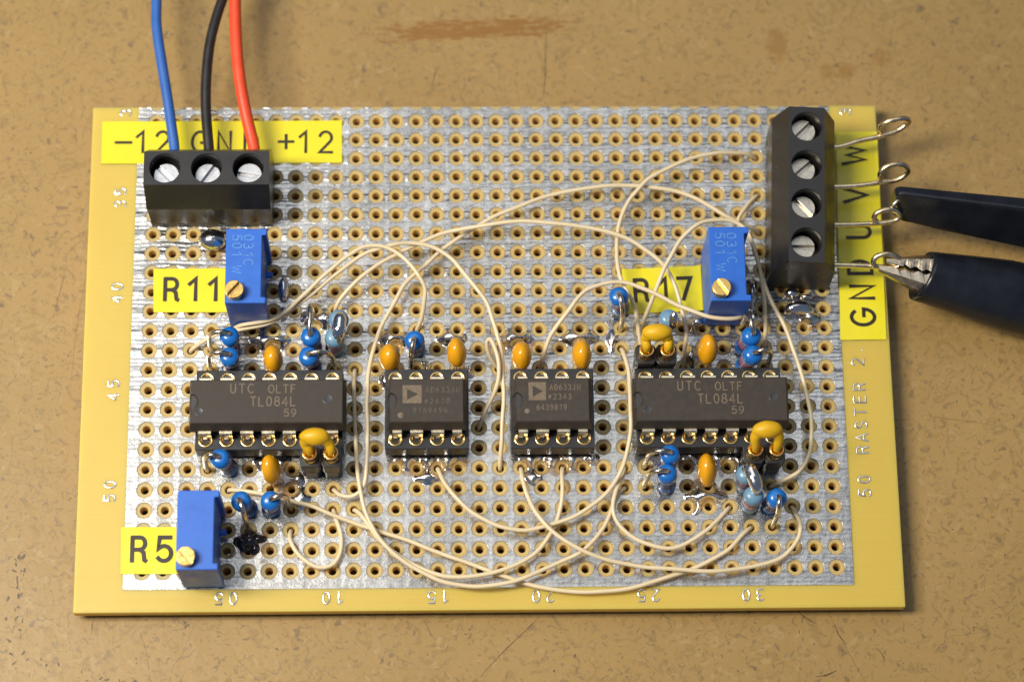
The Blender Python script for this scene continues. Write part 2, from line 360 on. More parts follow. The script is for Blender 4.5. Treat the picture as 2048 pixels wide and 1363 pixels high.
def ribbon(mb, pts, w, z, hgt, xf):
    pts = [p for i, p in enumerate(pts) if i == 0 or math.hypot(p[0]-pts[i-1][0], p[1]-pts[i-1][1]) > 1e-4]
    P = [Vector((p[0], p[1])) for p in pts]; n = len(P); closed = (P[0]-P[-1]).length < 1e-5 and n > 3
    offs = []
    for i in range(n):
        a = P[i-1] if i > 0 else (P[-2] if closed else None); b = P[i+1] if i < n-1 else (P[1] if closed else None)
        d1 = (P[i]-a).normalized() if a is not None else None; d2 = (b-P[i]).normalized() if b is not None else None
        if d1 is None: d1 = d2
        if d2 is None: d2 = d1
        n1 = Vector((-d1.y, d1.x)); n2 = Vector((-d2.y, d2.x)); mm = n1+n2
        mm = n1 if mm.length < .3 else mm.normalized(); k = 1/max(.5, mm.dot(n1)); offs.append(mm*k*w/2)
    if not closed:
        P[0] = P[0]-(P[1]-P[0]).normalized()*w*.35; P[-1] = P[-1]+(P[-1]-P[-2]).normalized()*w*.35
    vs = []; fs = []
    for p, o in zip(P, offs):
        for s_, hh in ((1, 0), (0, hgt), (-1, 0)):
            q = xf(p+o*s_); vs.append((q[0], q[1], z+hh))
    for i in range(n-1):
        for j in (0, 1): fs.append((i*3+j, i*3+j+1, (i+1)*3+j+1, (i+1)*3+j))
    mb.add(vs, fs, hgt > 0.02)
def glyph(mb, ch, cx, cy, H, rot, w, z, hgt=0.0, wide=1.0):
    gw = GW.get(ch, .62)*H*wide; c, s = math.cos(rot), math.sin(rot)
    def xf(p):
        x = p[0]-gw/2; y = p[1]-H/2; return (cx+c*x-s*y, cy+s*x+c*y)
    for i_, pl in enumerate(G[ch]): ribbon(mb, [(x*H*wide, y*H) for x, y in pl], w, z+.004*i_, hgt, xf)
def text(mb, st, cx, cy, H, rot, w, z, adv, hgt=0.0, wide=1.0):
    L = adv*(len(st)-1); c, s = math.cos(rot), math.sin(rot)
    for i, ch in enumerate(st):
        d = -L/2+adv*i
        if ch != ' ': glyph(mb, ch, cx+c*d, cy+s*d, H, rot, w, z, hgt, wide)
# ------------------------------------------------------------------ the bench top
ZT = -3.2
mb = MB(); prism(mb, [(-260, -230), (280, -230), (280, 260), (-260, 260)], ZT-20, ZT)
table = mb.build('bench_top', 'table'); tag(table, kind='structure')
rnd = random.Random(4)
def flat_line(mb, a, b, w, z, seed, taper=True, wob=.12):
    r = random.Random(seed); a = Vector(a); b = Vector(b); n = max(4, int((b-a).length/.8)); d = (b-a).normalized(); nn = Vector((-d.y, d.x)); vs = []; fs = []
    ph = r.random()*9
    for i in range(n+1):
        t = i/n; p = a.lerp(b, t)+nn*wob*math.sin(ph+t*5)+nn*r.uniform(-.03, .03)
        ww = w*(.35+.65*math.sin(PI*min(1, max(.06, t))) if taper else 1)*r.uniform(.6, 1.2)
        vs += [(p.x+nn.x*ww/2, p.y+nn.y*ww/2, z), (p.x-nn.x*ww/2, p.y-nn.y*ww/2, z)]
    for i in range(n): fs.append((2*i, 2*i+1, 2*i+3, 2*i+2))
    mb.add(vs, fs)
SCR = [((5.89,-34.20),(-1.35,-41.68),.11),((40.78,-33.86),(45.19,-42.55),.10),((37.23,-33.83),(39.59,-35.58),.14),((41.60,-35.59),(43.0,-38.07),.12),((39.15,-42.02),(41.74,-41.31),.2),
 ((46.64,-38.41),(47.76,-40.07),.12),((-8.26,-34.59),(-6.75,-37.06),.10),((-4.63,-36.58),(-5.55,-38.41),.08),((-12.19,-38.54),(-9.48,-40.09),.08),((-48.26,-36.11),(-47.84,-34.28),.1),
 ((-42.26,-35.67),(-41.03,-40.44),.07),((8.24,43.64),(7.42,33.72),.28),((-7.15,34.46),(-6.16,37.99),.2),((66.83,-11.41),(54.55,-9.19),.08),((-54.25,3.99),(-53.27,10.63),.12),((-50.5,10),(-52,-4),.07),((55.6,-37.0),(60.5,-36.7),.07)]
for i, (a, b, ww) in enumerate(SCR):
    mb = MB(); flat_line(mb, a, b, ww, ZT+.012, i); mb.build('scratch', 'scratch_faint' if i in (10, 11, 12, 13, 14, 15, 16, 1, 7, 8) else 'scratch', table)
mb = MB()
def chip(mb, x, y, r, z, rr):
    n = rr.randint(5, 8); a0 = rr.random()*6; e = rr.uniform(.12, .5); th = rr.random()*3
    vs = []
    for k in range(n):
        a = a0+2*PI*k/n; q = r*rr.uniform(.5, 1.15); u = q*math.cos(a); v = q*math.sin(a)*e
        vs.append((x+u*math.cos(th)-v*math.sin(th), y+u*math.sin(th)+v*math.cos(th), z))
    mb.add(vs, [tuple(range(n))])
for i in range(110):
    chip(mb, rnd.uniform(-60, 66), rnd.uniform(-43, -34.8), rnd.choice((.08, .12, .18, .26)), ZT+.010+.0001*i, rnd)
for i in range(70):
    chip(mb, rnd.uniform(-64, -50.4), rnd.uniform(-43, 30), rnd.choice((.06, .09, .13, .2)), ZT+.010+.0001*i, rnd)
for i in range(60):
    chip(mb, rnd.uniform(53, 68), rnd.uniform(-36, 1), rnd.choice((.06, .09, .14, .2)), ZT+.010+.0001*i, rnd)
for i in range(34):                                         # a run of small dents beside the near left corner
    chip(mb, -57.2+rnd.gauss(0, .5), rnd.uniform(-39.5, -25.5), rnd.uniform(.2, .5), ZT+.012+.0001*i, rnd)
for i in range(16):
    chip(mb, -57.5+i*1.05+rnd.uniform(-.4, .4), -38.2-i*.28+rnd.uniform(-.5, .5), rnd.uniform(.2, .5), ZT+.013+.0001*i, rnd)
for i in range(9):
    chip(mb, -37.2+rnd.gauss(0, .35), -34.95+rnd.gauss(0, .3), rnd.uniform(.15, .42), ZT+.014+.0001*i, rnd)
o = mb.build('chipped_spots', 'chip_dark', table); tag(o, kind='stuff')

# ------------------------------------------------------------------ circuit board
board = empty('circuit_board', (0, -1.55, -1.7), 'yellow stripboard with tinned copper face and rows of drilled holes', 'circuit board')
NS = 24
HR, CRR = .50, .985                                         # hole and clearance radius
def cut_top(mb, y, name, m, z0=None):
    """trim the sheet at the sawn-through hole row"""
    bm = bmesh.new()
    vs = [bm.verts.new(v) for v in mb.v]; bm.verts.ensure_lookup_table()
    for f, s in zip(mb.f, mb.sm):
        try: ff = bm.faces.new([vs[i] for i in f]); ff.smooth = s
        except ValueError: pass
    bmesh.ops.remove_doubles(bm, verts=bm.verts, dist=1e-4)
    r = bmesh.ops.bisect_plane(bm, geom=list(bm.verts)+list(bm.edges)+list(bm.faces), plane_co=(0, y, 0), plane_no=(0, 1, 0), clear_outer=True)
    if z0 is not None:
        ed = [e for e in r['geom_cut'] if isinstance(e, bmesh.types.BMEdge)]
        ex = bmesh.ops.extrude_edge_only(bm, edges=[e for e in ed if abs(e.verts[0].co.z-e.verts[1].co.z) < 1e-5 and e.verts[0].co.z > z0+.5])
        for v in [g for g in ex['geom'] if isinstance(g, bmesh.types.BMVert)]: v.co.z = z0
    bmesh.ops.recalc_face_normals(bm, faces=bm.faces)
    up = sum(1 if f.normal.z > 0 else -1 for f in bm.faces if abs(f.normal.z) > .9)
    if up < 0: bmesh.ops.reverse_faces(bm, faces=bm.faces)
    out = MB(); out.v = [v.co.copy() for v in bm.verts]; bm.verts.index_update(); out.f = [[v.index for v in f.verts] for f in bm.faces]; out.sm = [f.smooth for f in bm.faces]
    bm.free(); return out.build(name, m, board)
COLS = range(1, 35); ROWS = range(30, 55)
XL, XR, YB = -44.15, 43.92, -31.38
# tinned copper sheet with a round clearance at every hole
mb = MB()
for c in COLS:
    for r in ROWS:
        x, y = hx(c), hy(r)
        x0 = XL if c == 1 else x-P0/2; x1 = XR if c == 34 else x+P0/2; y0 = YB if r == 54 else y-P0/2; y1 = y+P0/2
        jit = [CRR*(1+.025*noise.noise((x*3+math.cos(2*PI*k/NS)*1.3, y*3+math.sin(2*PI*k/NS)*1.3, 0))) for k in range(NS)]
        ring = lambda rr, z: [(x+math.cos(2*PI*k/NS)*(jit[k]+rr), y+math.sin(2*PI*k/NS)*(jit[k]+rr), z) for k in range(NS)]
        vs = ring(0, -.10)+ring(.008, -.03)+ring(.038, 0)+[(a, b, 0.0) for a, b in rect_ring(x0, x1, y0, y1, NS)]
        fs = [(q*NS+k, (q+1)*NS+k, (q+1)*NS+(k+1) % NS, q*NS+(k+1) % NS) for q in range(3) for k in range(NS)]
        mb.add(vs, fs[:2*NS], True)
        mb.add(vs, fs[2*NS:], False)
for (xa, ya), (xb, yb) in (((XL, YB), (XR, YB)), ((XR, YB), (XR, 34)), ((XL, 34), (XL, YB))):
    mb.add([(xa, ya, 0), (xb, yb, 0), (xb, yb, -.1), (xa, ya, -.1)], [(0, 3, 2, 1)])
copper = cut_top(mb, 31.12, 'copper_plane', 'copper')
# glass-epoxy sheet with drilled holes
mb = MB()
for c in COLS:
    for r in ROWS:
        x, y = hx(c), hy(r)
        x0 = -49.95 if c == 1 else x-P0/2; x1 = 49.95 if c == 34 else x+P0/2; y0 = -34.08 if r == 54 else y-P0/2; y1 = y+P0/2
        ox, oy = noise.noise((x, y, 5))*.11, noise.noise((x, y, 9))*.11
        ring = lambda rr, z: [(x+ox+math.cos(2*PI*k/NS)*rr, y+oy+math.sin(2*PI*k/NS)*rr, z) for k in range(NS)]
        rc = rect_ring(x0, x1, y0, y1, NS)
        vs = [(a, b, -1.7) for a, b in rc]+ring(HR-.10, -1.7)+ring(HR-.03, -.34)+ring(HR+.02, -.10)+[(a, b, -.1) for a, b in rc]
        fs = []
        for q in range(4):
            for k in range(NS): fs.append((q*NS+k, (q+1)*NS+k, (q+1)*NS+(k+1) % NS, q*NS+(k+1) % NS))
        mb.add(vs, fs, False)
for (xa, ya), (xb, yb) in (((-49.95, -34.08), (49.95, -34.08)), ((49.95, -34.08), (49.95, 34)), ((-49.95, 34), (-49.95, -34.08))):
    n = 40; e = .12
    dx, dy = (xb-xa), (yb-ya); L = math.hypot(dx, dy); nx, ny = dy/L, -dx/L
    vs = []
    for i in range(n+1):
        t = i/n; w_ = noise.noise((xa+dx*t, ya+dy*t, 2))*.04
        for zz, oo in ((-.1, 0), (-.16, .05), (-1.62, .06+w_), (-1.7, 0)): vs.append((xa+dx*t+nx*oo, ya+dy*t+ny*oo, zz))
    fs = [(i*4+j, i*4+j+1, i*4+4+j+1, i*4+4+j) for i in range(n) for j in range(3)]
    mb.add(vs, fs)
cut_top(mb, 31.22, 'laminate_sheet', 'laminate', -1.7)
# tinned numerals and the RASTER legend on the bare border
def mark(st, x, y, H, rot, adv):
    mb = MB(); text(mb, st, x, y, H, rot, .19, -.098, adv, .055); return mb.build('etched_numeral' if st[0].isdigit() else 'etched_legend', 'tin_mark', board)
for st, x in (('05', -31.77), ('10', -18.9), ('15', -6.24), ('20', 6.33), ('25', 19.04), ('30', 31.67)): mark(st, x, -32.5, 1.42, PI, 1.72)
for st, y in (('50', -19.15), ('45', -6.33), ('40', 6.3), ('35', 18.95)): mark(st, -46.12, y, 1.36, PI/2, 1.68)
mark('50', 45.88, -19.1, 1.45, PI/2, 1.7)
mark('RASTER 2.54', 45.88, -14.53+1.62*5, 1.45, PI/2, 1.62)
mark('3', -45.87, 30.5, 1.36, PI/2, 1.7); mark('3', 46.1, 30.4, 1.36, PI/2, 1.7)
# bare bus wires and solder stubs below the sheet, glimpsed through holes
for c0, c1, r in ((10.6, 12.4, 46), (10.6, 12.4, 47), (10.6, 12.4, 48), (16.6, 18.4, 46), (16.6, 18.4, 47), (16.5, 18.3, 48), (22.6, 24.5, 46), (22.6, 24.5, 47), (31.6, 33.2, 47), (6.5, 9.2, 54), (2.6, 3.4, 46)):
    mb = MB(); tube(mb, [(hx(c0), hy(r)-.12, -1.98), (hx((c0+c1)/2), hy(r)-.10, -1.94), (hx(c1), hy(r)-.12, -1.98)], .24, 8); mb.build('bus_wire', 'bare_wire', board)
for c, r in ((2, 34), (6, 34), (32, 32), (32, 40), (4, 48), (31, 48), (13, 48), (22, 48), (5, 53)):
    mb = MB(); lathe(mb, [(0, -3.19), (.45, -3.19), (.6, -2.7), (1.0, -1.75), (0, -1.72)], (hx(c), hy(r), 0), n=12); mb.build('solder_stub', 'solder', board)

# solder joints: metal wets the copper between the clearances, so the fillets end along the rings
def field(cx, cy, lumps, seed, res=.09, wet=True, amp=.25, open_holes=False):
    """lumps: (dx, dy, rx, ry, height)"""
    ext = max(abs(l[0])+l[2] for l in lumps)+.3, max(abs(l[1])+l[3] for l in lumps)+.3
    nx, ny = int(2*ext[0]/res), int(2*ext[1]/res); H = {}
    for i in range(nx+1):
        for j in range(ny+1):
            x = cx-ext[0]+i*res; y = cy-ext[1]+j*res; h = 0
            for dx, dy, rx, ry, A in lumps:
                u = (x-cx-dx)/rx; v = (y-cy-dy)/ry; d = math.sqrt(u*u+v*v)*(1+amp*noise.noise((x*.9+seed*7, y*.9, seed)))
                if d < 1: h = max(h, A*(1-d*d)**1.25) if h == 0 else max(h, A*(1-d*d)**1.25)+.12*min(h, A*(1-d*d)**1.25)
            if wet and h > 0:
                c = round(x/P0+17.5); r = round(42.5-y/P0); dc = math.hypot(x-hx(c), y-hy(r))-CRR+.02
                k = max(0, min(1, (dc+h*.10)/.34)); h *= math.sqrt(k) if k > 0 else 0
            if open_holes and h > 0:
                c = round(x/P0+17.5); r = round(42.5-y/P0)
                if math.hypot(x-hx(c), y-hy(r)) < HR+.14: h = 0
            H[i, j] = h
    mb = MB(); idx = {}; vs = []
    fs = []
    for i in range(nx):
        for j in range(ny):
            q = [(i, j), (i+1, j), (i+1, j+1), (i, j+1)]
            if max(H[k] for k in q) > .004:
                f = []
                for k in q:
                    if k not in idx:
                        idx[k] = len(vs); vs.append((cx-ext[0]+k[0]*res, cy-ext[1]+k[1]*res, H[k]-.012))
                    f.append(idx[k])
                fs.append(f)
    mb.add(vs, fs, True); return mb
JOINTS = [ # col, row, lumps
  (6.9, 42.6, [(0,0,2.58,1.34,1.01),(.9,.1,1.68,1.01,0.94),(-1.3,.4,1.46,0.78,0.68)]), (9.45, 41.45, [(0,0,1.79,1.46,1.15),(-1.6,.2,1.34,1.01,0.74)]),
 (12.9, 42.45, [(0,0,2.13,1.46,1.08),(-.6,-.9,1.12,1.12,0.81)]), (15.75, 42.4, [(0,0,2.13,1.34,1.08),(.4,.7,0.67,1.01,0.81)]), (18.85, 42.45, [(0,0,2.24,1.34,1.01),(-.8,-.3,1.12,1.12,0.94)]), (21.95, 42.45, [(0,0,2.58,1.23,1.01)]),
 (33.3, 41.5, [(0,0,1.34,1.12,0.81)]), (27.85, 50.5, [(0,0,2.69,1.12,1.08),(.2,.5,1.34,1.23,0.94),(-1.2,-1.1,0.78,1.23,0.61)]),
 (27.35, 43.45, [(0,0,1.01,1.68,1.22)]), (27.6, 41.9, [(0,0,1.90,1.12,1.08)]), (30.5, 40.2, [(0,0,0.90,2.13,1.08)]), (30.5, 41.55, [(0,0,1.23,1.23,0.81)]), (26.5, 43.0, [(0,0,1.12,1.12,0.68)]),
 (13.5, 48.62, [(0,0,1.46,1.34,0.81)]), (15.5, 48.62, [(0,0,1.46,1.34,0.88)]), (14.5, 49.45, [(0,0,1.79,1.01,0.54)]), (14.5, 48.6, [(0,0,1.01,0.90,0.68)]), (19.5, 48.62, [(0,0,1.46,1.34,0.81)]), (21.5, 48.6, [(0,0,1.57,1.46,0.81)]), (20.5, 48.6, [(0,0,1.01,1.01,0.61)]), (22.4, 48.6, [(0,0,1.12,0.90,0.54)]), (19.6, 49.5, [(0,0,1.12,1.12,0.47)]),
 (7.5, 48.75, [(0,0,1.46,1.23,0.81)]), (6.6, 48.7, [(0,0,1.23,1.01,0.54)]), (8.45, 50.45, [(0,0,1.46,1.57,0.47)]), (8.3, 49.5, [(0,0,0.90,1.01,0.54)]), (27.2, 48.6, [(0,0,1.01,1.23,0.68)]), (28.5, 48.62, [(0,0,1.12,1.34,0.74)]), (29.4, 48.8, [(0,0,1.01,1.34,0.68)]), (12.5, 44.6, [(0,0,0.90,1.12,0.54)]), (16.5, 44.2, [(0,0,1.01,0.90,0.47)]), (14.5, 44.0, [(0,0,1.01,1.12,0.68)]),
 (23.6, 42.6, [(0,0,0.90,1.57,0.41)]), (7.4, 41.2, [(0,0,1.01,1.01,0.54)]),
]
def blob(c, r, rx, ry, rz, zc, seed, bend=0.0, into=None):
    mb = into or MB(); x, y = hx(c), hy(r); nu, nv = 26, 16; vs = []; fs = []
    for i in range(nv+1):
        ph = -PI/2+PI*i/nv; z = math.sin(ph); k = math.cos(ph)
        for j in range(nu):
            a = 2*PI*j/nu; u = k*math.cos(a); v = k*math.sin(a); ww = 1+.06*noise.noise((u*1.1+seed, v*1.1, z*1.1))
            vs.append((x+rx*u*ww, y+ry*v*ww+bend*(u*u-.4), max(-.02, zc+rz*z*ww)))
    for i in range(nv):
        for j in range(nu): fs.append((i*nu+j, i*nu+(j+1) % nu, (i+1)*nu+(j+1) % nu, (i+1)*nu+j))
    mb.add(vs, fs, True)
    if into is None: return mb.build('solder_joint', 'solder_ball', board)
blob(3.97, 37.42, 1.75, 1.4, 1.35, .75, 1); blob(7.5, 39.95, .72, 1.55, .9, .5, 2); blob(32.75, 41.12, 1.9, .95, 1.15, .65, 3, -.5); blob(32.45, 40.3, .95, .7, .8, .4, 4); blob(33.2, 40.45, .8, .35, .5, .3, 5); blob(27.75, 41.75, .7, .6, .7, .4, 6); blob(27.4, 43.5, .45, .9, .9, .3, 7); blob(9.6, 41.5, .8, .75, .8, .4, 8); blob(30.6, 40.0, .45, .9, .8, .4, 9)
for i, (c, r, lumps) in enumerate(JOINTS): field(hx(c), hy(r), lumps, i+1).build('solder_joint', 'solder', board)
for i, (c, r, lumps) in enumerate(((6.0, 52.55, [(0,0,2.1,1.7,.9),(-.9,.2,1.5,1.2,.8),(1.3,.2,1.5,.9,.6),(.9,-1.0,.9,1.0,.6)]),)):
    bmb = field(hx(c), hy(r), [(-.85,.1,1.05,.85,.75),(.2,0,1.15,.85,.85),(1.3,.25,1.0,.5,.55),(.8,-.9,.6,.75,.55),(.1,.75,.5,.8,.6),(-.5,-.9,.6,.45,.4)], 31, wet=False, amp=.45, res=.06)
    o = bmb.build('burnt_flux_blob', 'burnt_flux', board); o['label'] = 'black glossy lump of burnt flux beside the R5 trimmer'
for i, (c, r, rx, ry) in enumerate(((4.3, 38.1, 1.5, 1.0), (14.7, 48.85, 4.6, 1.4), (20.8, 48.85, 4.4, 1.4), (7.9, 49.6, 2.0, 2.0), (28, 50.4, 2.2, 1.7), (33.3, 41.75, 1.6, 1.0), (7.0, 42.9, 1.8, 1.2), (28.0, 48.9, 3.6, 1.3), (27.6, 41.7, 1.8, 1.4), (12.9, 42.6, 2.1, 1.4), (18.9, 42.5, 2.1, 1.3), (7.9, 50.6, 1.9, 1.6), (6.05, 52.7, 2.4, 2.0))):
    o = field(hx(c), hy(r), [(0,0,rx,ry,.07)], 60+i, res=.11, wet=False, amp=.9, open_holes=True).build('flux_residue', 'flux', board)

# ------------------------------------------------------------------ yellow tape labels
def label(name, corners, items, lab, angle=0.0, H=2.75, w=.33):
    cx = sum(c[0] for c in corners)/4; cy = sum(c[1] for c in corners)/4
    root = empty('tape_label', (cx, cy, 0), lab, 'label', 'yellow printed tape labels')
    mb = MB(); n = 24; vs = []; m_ = 6
    for i in range(n+1):
        for j in range(m_+1):
            u, v = i/n, j/m_
            x = (corners[0][0]*(1-u)+corners[1][0]*u)*(1-v)+(corners[3][0]*(1-u)+corners[2][0]*u)*v
            y = (corners[0][1]*(1-u)+corners[1][1]*u)*(1-v)+(corners[3][1]*(1-u)+corners[2][1]*u)*v
            vs.append((x, y, .12+.05*noise.noise((x*.35, y*.35, 3))+.10*max(0, u-.93)/.07*max(0, .3-v)/.3))
    fs = [(i*(m_+1)+j, i*(m_+1)+j+1, (i+1)*(m_+1)+j+1, (i+1)*(m_+1)+j) for i in range(n) for j in range(m_)]
    k = len(vs); rim = [i*(m_+1) for i in range(n+1)]+[n*(m_+1)+j for j in range(1, m_+1)]+[i*(m_+1)+m_ for i in range(n-1, -1, -1)]+[j for j in range(m_-1, 0, -1)]
    vs2 = vs+[(vs[i][0], vs[i][1], -.02) for i in rim]
    fs += [(rim[i], rim[(i+1) % len(rim)], k+(i+1) % len(rim), k+i) for i in range(len(rim))]
    mb.add(vs2, fs); fix_normals(mb.build('tape', 'label_yellow', root))
    for ch, x, y in items:
        g = MB(); glyph(g, ch, x, y, H, angle, w, .185, 0, 1.0); g.build('printed_letter', 'label_print', root)
    return root
label('L1', [(-48.75,29.22),(-18.34,29.27),(-18.3,23.52),(-48.66,23.48)], [('-',-45.97,26.55),('1',-43.9,26.39),('2',-41.04,26.39),('G',-36.3,26.37),('N',-33.2,26.36),('D',-29.9,26.35),('+',-25.41,26.6),('1',-23.3,26.33),('2',-20.4,26.32)], 'long yellow tape label reading -12 GND +12 behind three-way terminal block', 0, 2.8, .36)
label('L2', [(-41.67,9.38),(-31.9,9.41),(-31.9,3.63),(-41.5,3.66)], [('R',-39.42,6.63),('1',-36.75,6.62),('1',-34.25,6.61)], 'yellow tape label reading R11 beside blue trimmer', 0, 2.8, .48)
label('L3', [(16.79,9.06),(26.75,9.48),(26.85,3.59),(17.38,3.17)], [('R',19.15,6.22),('1',21.85,6.38),('7',24.61,6.44)], 'slightly tilted yellow tape label reading R17 under crossing wires', .03, 2.8, .48)
label('L4', [(-44.59,-23.66),(-36.9,-23.7),(-36.9,-29.5),(-44.46,-29.45)], [('R',-42.4,-26.42),('5',-39.28,-26.44)], 'yellow tape label reading R5 at near corner of board', 0, 2.9, .50)
label('L5', [(44.71,27.57),(49.97,27.55),(49.59,-.33),(43.84,-.37)], [('G',46.81,2.57),('N',46.87,5.87),('D',46.79,9.1),('U',46.86,13.9),('V',46.75,18.87),('W',46.79,24.33)], 'upright yellow tape label reading GND U V W at board edge', PI/2, 2.9, .45)

# ------------------------------------------------------------------ screw terminal blocks
def slotted(mb, x, y, z0, z1, r, slot_w, slot_d, ang, n=20):
    c, s = math.cos(ang), math.sin(ang); R = lambda u, v: (x+c*u-s*v, y+s*u+c*v)
    lathe(mb, [(r, z0), (r, z1-slot_d)], (x, y, 0), n=32); lathe(mb, [(r, z1-slot_d), (0, z1-slot_d)], (x, y, 0), n=32, smooth=False)
    h = slot_w/2; a0 = math.asin(h/r)
    for sg in (1, -1):
        ol = [(r*math.cos(a), sg*r*math.sin(a)) for a in [a0+(PI-2*a0)*i/n for i in range(n+1)]]
        prism(mb, [R(u, v) for u, v in ol], z1-slot_d-.01, z1, .06)
def terminal(name, n_ways, loc, rotz, screw_mat, angs, lab):
    """local frame: x along the row, -y the closed face, +y the wire side"""
    root = empty('terminal_block', (0, 0, 0), lab, 'terminal block'); root.location = [c*S for c in loc]; root.rotation_euler = (0, 0, rotz)
    W = 5.08*n_ways/2+.04; prof = [(-3.95, 0), (-3.95, 6.0), (-2.25, 10.0), (2.15, 10.0), (3.95, 6.1), (3.95, 0)]
    mb = MB()
    for (ya, za), (yb, zb) in zip(prof[:-1], prof[1:]):
        if za == zb == 10.0: continue
        mb.add([(-W, ya, za), (W, ya, za), (W, yb, zb), (-W, yb, zb)], [(0, 1, 2, 3)])
    for sx in (-W, W): mb.add([(sx, y, z) for y, z in prof], [tuple(range(6)) if sx > 0 else tuple(reversed(range(6)))])
    NN = 40
    for i in range(n_ways):
        cx = -W+.04+5.08*(i+.5); x0 = -W if i == 0 else cx-2.54; x1 = W if i == n_ways-1 else cx+2.54
        ring = lambda r, z: [(cx+math.cos(2*PI*k/NN)*r, -.05+math.sin(2*PI*k/NN)*r, z) for k in range(NN)]
        vs = [(a, b, 10.0) for a, b in rect_ring(x0, x1, -2.25, 2.15, NN)]+ring(1.92, 10.0)+ring(1.86, 9.9)+ring(1.84, 5.5)+[(cx, -.05, 5.5)]
        fs = [(q*NN+k, q*NN+(k+1) % NN, (q+1)*NN+(k+1) % NN, (q+1)*NN+k) for q in range(3) for k in range(NN)]+[(3*NN+k, 3*NN+(k+1) % NN, 4*NN) for k in range(NN)]
        mb.add(vs, fs)
        for dx in (-1.27, 1.27): box(mb, cx+dx-.45, cx+dx+.45, -4.02, -3.6, 0, 1.0, .1)
    bm = bmesh.new(); vv = [bm.verts.new(v) for v in mb.v]
    for f in mb.f:
        try: bm.faces.new([vv[i] for i in f])
        except ValueError: pass
    bmesh.ops.remove_doubles(bm, verts=bm.verts, dist=1e-4); bmesh.ops.recalc_face_normals(bm, faces=bm.faces)
    ed = [e for e in bm.edges if len(e.link_faces) == 2 and e.calc_face_angle(0) > .3 and e.calc_length() > 2.5]
    bmesh.ops.bevel(bm, geom=ed, offset=.13, segments=3, profile=.5, affect='EDGES')
    hb = MB(); bm_into(hb, bm); hb.build('housing', 'block_black', root)
    for i in range(n_ways):
        cx = -W+.04+5.08*(i+.5); mb = MB(); slotted(mb, cx+.02, -.35, 5.0, 8.3-.15*(i % 2), 1.56, .52, .55, angs[i]); mb.build('clamp_screw', screw_mat, root)
    for i in range(n_ways):
        cx = -W+.04+5.08*(i+.5); mb = MB(); tube(mb, [(cx, 0, .2), (cx, 0, -2.5)], .45, 8); mb.build('solder_pin', 'pin_tin', root)
    return root
terminal('tbL', 3, (-34.42, 18.95, .05), 0, 'screw_steel', (-.78, .98, -.16), 'black three-way screw terminal block holding blue, black and red cables')
terminal('tbR', 4, (39.18, 16.55, .05), -PI/2-.049, 'screw_aged', (PI/2+.78+.05, PI/2+.75, PI/2-.80, PI/2+.03), 'black four-way screw terminal block with bare wire hooks')

# ------------------------------------------------------------------ trimmers
def trimmer(x0, y1, txt, ang, lab, worn=False, tilt=0.0):
    """x0 = left face, y1 = back face of the 4.8 x 9.5 mm case"""
    root = empty('trimmer', (x0+2.4, y1-4.75, 0), lab, 'trimmer', 'blue trimmer potentiometers')
    x1 = x0+4.35; xl = x0+4.9; y0 = y1-9.53
    mb = MB(); prism(mb, [(x0, y0), (xl, y0), (xl, y0+.75), (x1, y0+.8), (x1, y1-.85), (xl, y1-.8), (xl, y1), (x0, y1)], .55, 10.0, .10)
    for yy in (y0+.9, y1-.9):
        for xx in (x0+.7, x1-.7): box(mb, xx-.5, xx+.5, yy-.5, yy+.5, .02, .6)
    lathe(mb, [(.42, 0), (.42, 1.0), (.36, 1.1), (0, 1.1)], (x1-.3, y1-3.1, 1.7), (1, 0, 0), 14)
    mb.build('case', 'blue_plastic', root)
    mb = MB(); slotted(mb, x0+1.22, y0+1.38, 9.9, 11.25, 1.13, .42, .5, ang); mb.build('brass_screw', 'brass', root)
    for k, yy in enumerate((y1-2.2, y1-4.74, y1-7.3)):
        mb = MB(); tube(mb, [(x0+2.4+(.9 if k == 1 else -.5), yy, .7), (x0+2.4+(.9 if k == 1 else -.5), yy, -2.3)], .26, 8); mb.build('pin', 'pin_tin', root)
    if txt:
        mb = MB(); text(mb, '501 W', x0+1.35, y1-3.2, 1.12, -PI/2, .12, 10.006, 1.02); text(mb, '031C', x0+2.75, y1-2.75, 1.12, -PI/2, .12, 10.006, 1.05)
        mb.build('case_print', 'trim_print', root)
    return root
trimmer(-31.85, 10.98, True, .85, 'blue trimmer with brass screw, right of the R11 label')
trimmer(26.82, 11.0, True, -.95, 'blue trimmer with brass screw, right of the R17 label')
trimmer(-36.85, -21.72, False, -.85, 'unprinted blue trimmer with brass screw, right of the R5 label')
